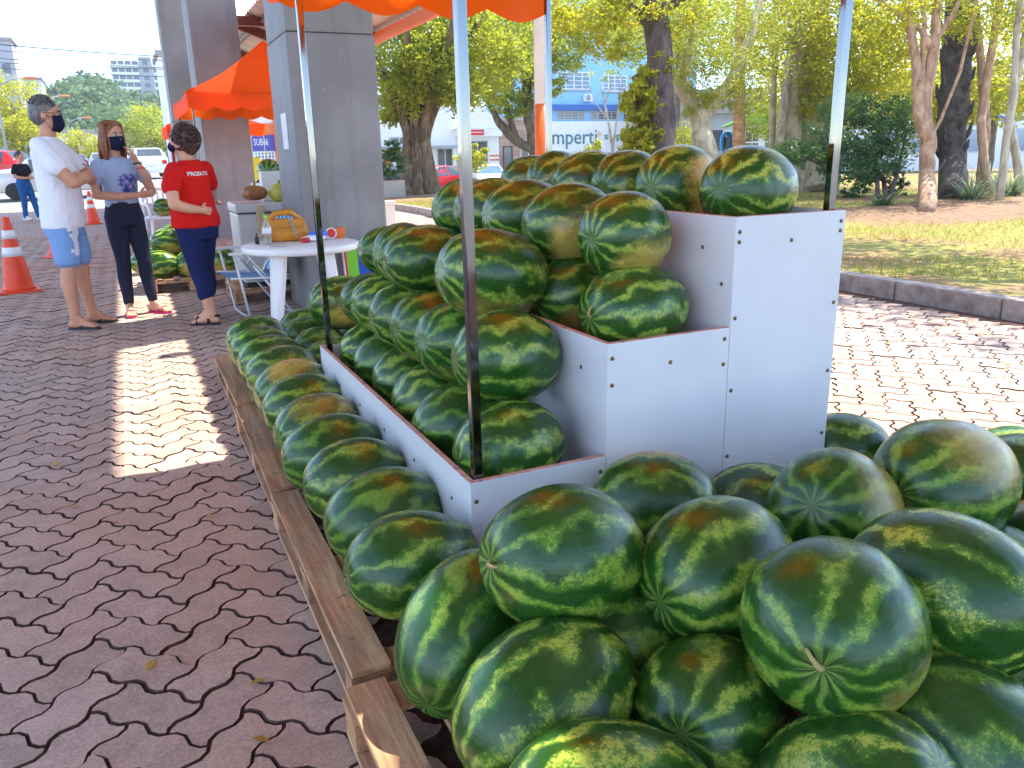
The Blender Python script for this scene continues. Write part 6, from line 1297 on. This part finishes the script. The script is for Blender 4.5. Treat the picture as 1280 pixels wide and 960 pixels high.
for a, b_ in ((684, 727), (735, 763), (770, 805), (812, 850)):
    pan('shutter_awning', 'grey_metal', b1, X(a), Z(204), X(b_), Z(193), -.9); pan('awning_edge', 'white_paint', b1, X(a), Z(206), X(b_), Z(204.2), -.95)
    win(b1, X(a), -.85, X(b_), Z(206.5), mull=3, sill=False)
b2 = bld('stone_clad_shop', 'narrow shop wall clad in brown stone beside the supermarket', X(624), X(671.5), Z(150), 'stone')
win(b2, X(628), -.85, X(640), Z(181), 'dark', 'glass', 1, sill=False); win(b2, X(650), -.85, X(670), Z(184), 'white_paint', 'glass', 2, sill=False); pan('canopy_slab', 'white_paint', b2, X(647), Z(183), X(671), Z(178), -.8)
b3 = bld('white_gabled_shop', 'white gabled shop with a small red sign behind the parked cars', X(570), X(623.5), Z(160), 'white_wall', roof=False)
oo = b3.location; m_ = MB(); w_ = X(623.5) - X(570); m_.prism([(-.3, Z(160) - oo.z), (w_ + .3, Z(160) - oo.z), (w_ * .5, Z(128) - oo.z)], -.3, 9); m_.build('gable_roof', M['white_wall'], b3)
pan('eave_board', 'white_paint', b3, X(569), Z(169), X(624), Z(160.3), -.5); pan('red_sign', 'redsign', b3, X(579), Z(167.5), X(601), Z(161), -.56, -.505); pan('red_sign_stripe', 'white_paint', b3, X(581), Z(164.6), X(599), Z(163.8), -.58, -.562)
win(b3, X(583), -.85, X(609), Z(174), 'grey_metal', 'glass', 2, sill=False); pan('orange_stripe', 'orange_wall', b3, X(611), Z(193), X(623), Z(191), -.02); pan('orange_stripe', 'orange_wall', b3, X(611), Z(198), X(623), Z(196), -.02)
b4 = bld('pale_shop', 'pale shop front half hidden behind the ficus trunk', X(440), X(569.5), Z(128), 'white_wall')
for a, b_, c_, d_ in ((487, 510, 168, 177), (495, 512, 184, 205), (545, 565, 182, 206), (520, 538, 184, 206)): win(b4, X(a), Z(d_), X(b_), Z(c_), mull=2, sill=False)
pan('orange_pilaster', 'orange_wall', b4, X(478), -.85, X(486), Z(180), -.15); pan('roof_ledge', 'grey_metal', b4, X(441), Z(182), X(568), Z(179), -.7)
b5 = bld('indigo_shop', 'shop with indigo wall, white lettering and orange band seen between the columns', X(296), X(372), Z(128), 'white_wall')
pan('orange_band', 'orange_wall', b5, X(297), Z(164), X(371), Z(152), -.12); pan('indigo_wall', 'indigo_wall', b5, X(297), Z(181), X(371), Z(164.3), -.1); ftext('SUB46', 316, 334, 172, .55, 'white_paint', b5, -.12); 
pan('orange_pillar', 'orange_wall', b5, X(342.5), -.85, X(346), Z(128), -.35); pan('brown_pillar', 'red_steel', b5, X(346.2), -.85, X(351), Z(165), -.35)
win(b5, X(315), Z(204), X(341), Z(181.5), 'white_paint', 'glass_blue', 6, rails=5)
# buildings beyond the park
c_ = atD(1190, 190, 62); b6 = empty('long_white_building', (c_.x - 9, c_.y + 2, 0), rad(-40)); tag(b6, 'long white building beyond the park with blue and red banded sign', 'building', 'buildings along the street'); bx('wall', M['white_wall'], b6, 0, 0, -1, 26, 8, 4.6); bx('roof', M['brown_roof'], b6, -.4, -.5, 4.6, 26.4, 8.4, 5.0)
for i in range(8): 
    f = bx('window', M['frame'], b6, 1.2 + i * 3.1, -.06, .6, 3.2 + i * 3.1, -.002, 2.2); bx('pane', M['glass_blue'], f, 1.28 + i * 3.1, -.08, .68, 3.12 + i * 3.1, -.061, 2.12)
bx('sign_panel', M['white_paint'], b6, 6, -.12, 2.5, 20, -.003, 3.9); bx('blue_stripe', M['blue_dark'], b6, 6.5, -.14, 2.7, 19.5, -.121, 3.05); bx('red_stripe', M['redsign'], b6, 6.5, -.14, 3.3, 14, -.121, 3.6)
c_ = atD(952, 200, 50); k_ = empty('park_kiosk', (c_.x - 2.4, c_.y, 0), rad(-35)); tag(k_, 'small kiosk with green gable roof and gridded windows in the park', 'kiosk')
bx('wall', M['white_wall'], k_, 0, 0, -.3, 5, 4, 2.6); m_ = MB(); m_.prism([(-.5, 2.6), (5.5, 2.6), (2.5, 3.9)], -.5, 4.5); m_.build('gable_roof', M['green_roof'], k_)
for i in range(3):
    f = bx('window', M['white_paint'], k_, .3 + i * 1.55, -.05, .3, 1.6 + i * 1.55, -.002, 2.3)
    for j in range(9): bx('pane', M['glass'], f, .36 + i * 1.55 + (j % 3) * .41, -.06, .36 + (j // 3) * .64, .72 + i * 1.55 + (j % 3) * .41, -.051, .92 + (j // 3) * .64)
c_ = atD(905, 180, 56); h_ = empty('tiled_house', (c_.x - 4.5, c_.y + 3, 0), rad(-30)); tag(h_, 'low house with grey tiled roof behind the kiosk', 'building', 'buildings along the street'); bx('wall', M['grey_wall'], h_, 0, 0, -1, 9, 5, 3.6); m_ = MB(); m_.prism([(-.6, 3.6), (9.6, 3.6), (8, 5.2), (1, 5.2)], -.6, 5.6); m_.build('tiled_roof', M['brown_roof'], h_)
for i in range(3): f = bx('window', M['frame'], h_, .8 + i * 2.8, -.05, 1.0, 2.6 + i * 2.8, -.002, 2.6); bx('pane', M['glass'], f, .88 + i * 2.8, -.07, 1.08, 2.52 + i * 2.8, -.051, 2.52)
c_ = atD(909, 186, 24); tb_ = empty('telephone_booth', (c_.x, c_.y, gz(c_.x, c_.y))); tag(tb_, 'blue domed public telephone hood on a post in the park', 'telephone'); MB().tube([(0, .1, 0), (0, .1, 1.6)], .035, 8).build('post', M['grey_metal'], tb_)
m_ = MB(); V = []; 
for i in range(9):
    for k in range(13): a = math.pi * k / 12; u = math.pi * i / 8; V.append((.24 * math.cos(a) * math.sin(u) ** .6 if 0 < i < 8 else 0, .22 * math.sin(a) * (math.sin(u) ** .6 if 0 < i < 8 else 0), 1.25 + .32 * -math.cos(u)))
m_.add(V, [(i * 13 + k, i * 13 + k + 1, (i + 1) * 13 + k + 1, (i + 1) * 13 + k) for i in range(8) for k in range(12)], True); dm = m_.build('hood', M['blue_dome'], tb_); sd_ = dm.modifiers.new('s', 'SOLIDIFY'); sd_.thickness = .02
bx('telephone', M['dark'], tb_, -.08, -.02, 1.1, .08, .08, 1.4, .01)
# planter and stub wall near the nearer column
c_ = atD(491, 250, 24); pb = empty('planter_box', (c_.x, c_.y, 0)); tag(pb, 'grey concrete planter with dark green plant beside the ficus', 'planter'); bx('box', M['concrete'], pb, -.32, -.3, -.02, .32, .3, .62, .02); bx('soil', M['soil'], pb, -.28, -.26, .6, .28, .26, .63); crown('plant', [((0, 0, 1.1), (.42, .4, .4), 900), ((.1, 0, 1.5), (.25, .25, .3), 350)], .13, M['leaf_dark'], pb, 77)
c_ = atD(487, 282, 15.5); cbk = empty('concrete_bollard', (c_.x, c_.y, 0)); tag(cbk, 'short cream concrete block standing by the nearer column', 'bollard'); bx('shaft', M['cream_wall'], cbk, -.1, -.1, -.02, .1, .1, .42, .01); bx('cap', M['cream_wall'], cbk, -.115, -.115, .421, .115, .115, .5, .015)
# bare young street tree in front of the supermarket and a bright shrub
B = atD(770, 236, 41); B.z = zs(B.x, B.y)
tree('bare_young_tree', 'nearly bare young tree in front of the supermarket sign', B, [([B, atD(766, 190, 41), atD(760, 150, 41), atD(752, 110, 41)], [.09, .08, .06, .03]), ([atD(766, 185, 41), atD(772, 140, 41), atD(778, 95, 41)], [.06, .04, .02]), ([atD(760, 150, 41), atD(742, 125, 41), atD(735, 100, 41)], [.04, .03, .01]), ([atD(756, 130, 41), atD(764, 105, 41), atD(762, 85, 41)], [.04, .03, .01])], [(atD(760, 90, 41), (1.0, 1, .5), 120)], .18, M['leaf'], M['bark_pale'], 50)
for px, D_, sz, lab in ((735, 42, 1.0, 'bright green street shrub under the supermarket sign'), (590, 40, .8, 'bright leafy young tree before the white gabled shop')):
    B = atD(px, 232, D_); B.z = zs(B.x, B.y); tree('street_shrub', lab, B, [([B, B + Vector((0, 0, 1.2))], [.06, .04])], [(B + Vector((0, 0, 1.5)), (sz, sz, .55), 700), (B + Vector((.4, 0, 2.0)), (sz * .5, sz * .5, .4), 250)], .22, M['leaf_yel'], M['bark'], 52 + px)

# ------------------------------------------------------------ far street, hill and wires
hill_c = [(-60, 7), (-30, 9), (-17, 11.5), (-10, 17), (-5, 19.6), (-1, 19), (2, 15.5), (16, 14.5), (40, 13), (80, 9)]
def hz(x, y):
    for (a, ha), (b_, hb_) in zip(hill_c, hill_c[1:]):
        if a <= x <= b_: h_ = ha + (hb_ - ha) * sst(a, b_, x); break
    else: h_ = 8
    return h_ * sst(95, 215, y) - 2.5
xs = [-60 + i * 3.5 for i in range(41)]; ys = [90 + i * 6 for i in range(31)]; n_ = len(xs)
hl = obj('hill', fast_mesh('hill', [(x, y, hz(x, y)) for y in ys for x in xs], [(j * n_ + i, j * n_ + i + 1, (j + 1) * n_ + i + 1, (j + 1) * n_ + i) for j in range(len(ys) - 1) for i in range(n_ - 1)], True), simple('hill_undergrowth', (.05, .10, .04), .95, 0, .3, .3)); tag(hl, kind='structure')
r = random.Random(12); bl = []
for k in range(420):
    x = r.uniform(-40, 32); y = r.uniform(105, 216); s_ = r.uniform(1.6, 3.6); bl.append(((x, y, hz(x, y) + s_ * .35), (s_, s_, s_ * .75), 210))
wd = crown('wooded_slope', bl, .8, M['leaf_hill'], None, 60, per=15, tight=.22, aspect=.8); tag(wd, 'dense green wood covering the distant hill', 'wood', kind='stuff')
hb_ = empty('hilltop_block', (1.2, 224, 15)); tag(hb_, 'long grey white apartment block on top of the wooded hill', 'building'); bx('wall', M['white_wall'], hb_, 0, 0, 0, 17, 8, 9.2); bx('stair_tower', M['grey_wall'], hb_, 6.2, -.9, 0, 9.0, -.01, 10.2)
for i in range(5): 
    bx('balcony_slab', M['white_paint'], hb_, -.2, -.7, 1.2 + i * 1.65, 6.1, -.01, 1.75 + i * 1.65); bx('balcony_slab', M['white_paint'], hb_, 9.1, -.7, 1.2 + i * 1.65, 17.2, -.01, 1.75 + i * 1.65)
    for a in range(4): bx('window', M['glass'], hb_, .2 + a * 1.5, -.05, 1.85 + i * 1.65, 1.45 + a * 1.5, -.004, 2.75 + i * 1.65); bx('window', M['glass'], hb_, 9.4 + a * 1.9, -.05, 1.85 + i * 1.65, 10.9 + a * 1.9, -.004, 2.75 + i * 1.65)
    bx('tower_window', M['glass'], hb_, 7.0, -.95, 1.6 + i * 1.7, 8.2, -.904, 2.6 + i * 1.7)
for k, (px, py, D_, rd, n_, mt, lab) in enumerate([(15, 130, 62, (2.4, 2.2, 2.2), 2200, 'leaf_yel', 'bright yellow green street tree beside the street lamp'), (35, 165, 56, (1.8, 1.8, 1.4), 1500, 'leaf_yel', 'low yellow tree behind the woman in black'), (182, 160, 84, (2.6, 2.4, 2.4), 2600, 'leaf', 'round bright green tree at the end of the street'), (128, 182, 75, (1.6, 1.4, .9), 900, 'leaf_yel', 'small yellowing tree between the man and the woman'), (95, 178, 80, (1.8, 1.6, 1.1), 900, 'leaf_yel', 'small pale tree behind the man with the mask'), (150, 150, 100, (2.6, 2.4, 1.6), 1200, 'leaf_hill', 'dark round tree at the foot of the hill')]):
    c_ = atD(px, py, D_); b_ = Vector((c_.x, c_.y, zs(c_.x, min(c_.y, 70)))); tree('street_tree', lab, b_, [([b_, b_.lerp(c_, .6), c_], [.25, .2, .12])], [(c_, rd, n_), (c_ + Vector((rd[0] * .6, 0, -.8)), [q * .6 for q in rd], n_ // 3), (c_ + Vector((-rd[0] * .6, 0, -.6)), [q * .6 for q in rd], n_ // 3)], .3, M[mt], M['bark'], 70 + k, 'trees along the far street')
for k, (px, D_, w_, h_, wm, lab) in enumerate([(-20, 95, 5, 15, 'grey_wall', 'tall grey building edge behind the street lamp'), (112, 92, 5, 4.2, 'cream_wall', 'low cream house at the end of the street'), (72, 96, 4, 4.6, 'cream_wall', 'low cream house behind the man'), (216, 60, 2.2, 8.5, 'white_wall', 'narrow white building beside the farthest column'), (36, 105, 3.0, 11.5, 'white_wall', 'white tower building behind the yellow green street tree')]):
    c_ = atD(px, 200, D_); t_ = empty('far_building', (c_.x, c_.y, .2)); tag(t_, lab, 'building', 'buildings far up the street'); bx('wall', M[wm], t_, 0, 0, -.5, w_, 6, h_); bx('roof', M['brown_roof'], t_, -.2, -.3, h_, w_ + .2, 6.2, h_ + .3)
    for i in range(int(h_ // 2.6)):
        for a in range(max(1, int(w_ // 1.6))): f = bx('window', M['frame'], t_, .4 + a * 1.6, -.06, .9 + i * 2.6, 1.4 + a * 1.6, -.003, 2.1 + i * 2.6); bx('pane', M['glass'], f, .46 + a * 1.6, -.08, .96 + i * 2.6, 1.34 + a * 1.6, -.061, 2.04 + i * 2.6)
def lamp(px, py, D_, label, side=1):
    c_ = atD(px, py, D_); g0 = zs(c_.x, min(c_.y, 70)); b_ = Vector((c_.x - side * 2.2, c_.y, g0)); t_ = empty('street_lamp', b_); tag(t_, label, 'street lamp', 'street lamps along the far street'); H_ = c_.z - g0
    MB().tube([(0, 0, 0), (0, 0, H_ - 1.1), (side * .25, 0, H_ - .5), (side * 1.0, 0, H_ - .12), (side * 1.8, 0, H_)], [.09, .07, .05, .045, .04], 8).build('pole', M['grey_metal'], t_); m_ = MB(); m_.ell((side * 2.1, 0, H_), (.45, .17, .09), 14, 8); m_.build('lamp_head', M['orange_wall'], t_)
lamp(40, 97, 52, 'street lamp with orange head near the bright street tree'); lamp(82, 120, 70, 'smaller street lamp with orange head against the hill'); lamp(110, 147, 90, 'farthest street lamp with orange head down the street')
for k, (ya, yb_, yc) in enumerate([(50, 60, 71), (60, 66, 73), (70, 74, 82), (78, 79, 80), (83, 86, 92)]):
    a, b_, c_ = atY(-160, ya - 10, 40 + k * .3), atY(100, yb_, 40 + k * .3), atY(420, yc + 6, 40 + k * .3)
    pts = [a.lerp(c_, q / 12) + Vector((0, 0, -.25 * math.sin(math.pi * q / 12))) for q in range(13)]; m_ = MB(); m_.tube(pts, .014 if k else .022, 5); tag(m_.build('power_line', M['wire']), '%s overhead power cable strung above the street, counted from the top' % ORD[k], 'cable', 'overhead power cables')
for xx, lab in ((atY(-160, 40, 40).x, 'utility pole carrying the power cables at the street side'), (atY(420, 77, 40).x, 'utility pole carrying the power cables behind the columns')):
    t_ = empty('utility_pole', (xx, 40.6, zs(xx, 40.6))); tag(t_, lab, 'utility pole', 'utility poles'); MB().lathe([(.14, -.1), (.1, 8)], 12).build('pole', M['concrete'], t_); bx('crossarm', M['wood'], t_, -.06, -.9, 6.2, .06, .9, 6.32)

# ------------------------------------------------------------ air
hzm = bpy.data.materials.new('air'); hzm.use_nodes = True; hn = hzm.node_tree.nodes; hn.clear(); ho = hn.new('ShaderNodeOutputMaterial'); hv = hn.new('ShaderNodeVolumePrincipled')
hv.inputs['Color'].default_value = (.82, .9, 1, 1); hv.inputs['Density'].default_value = .0006; hv.inputs['Anisotropy'].default_value = .2; hzm.node_tree.links.new(hv.outputs[0], ho.inputs['Volume'])
hb2 = bx('haze', hzm, None, -130, -40, -4, 130, 262, 48); tag(hb2, 'thin pale air over the whole place', 'haze', kind='stuff')
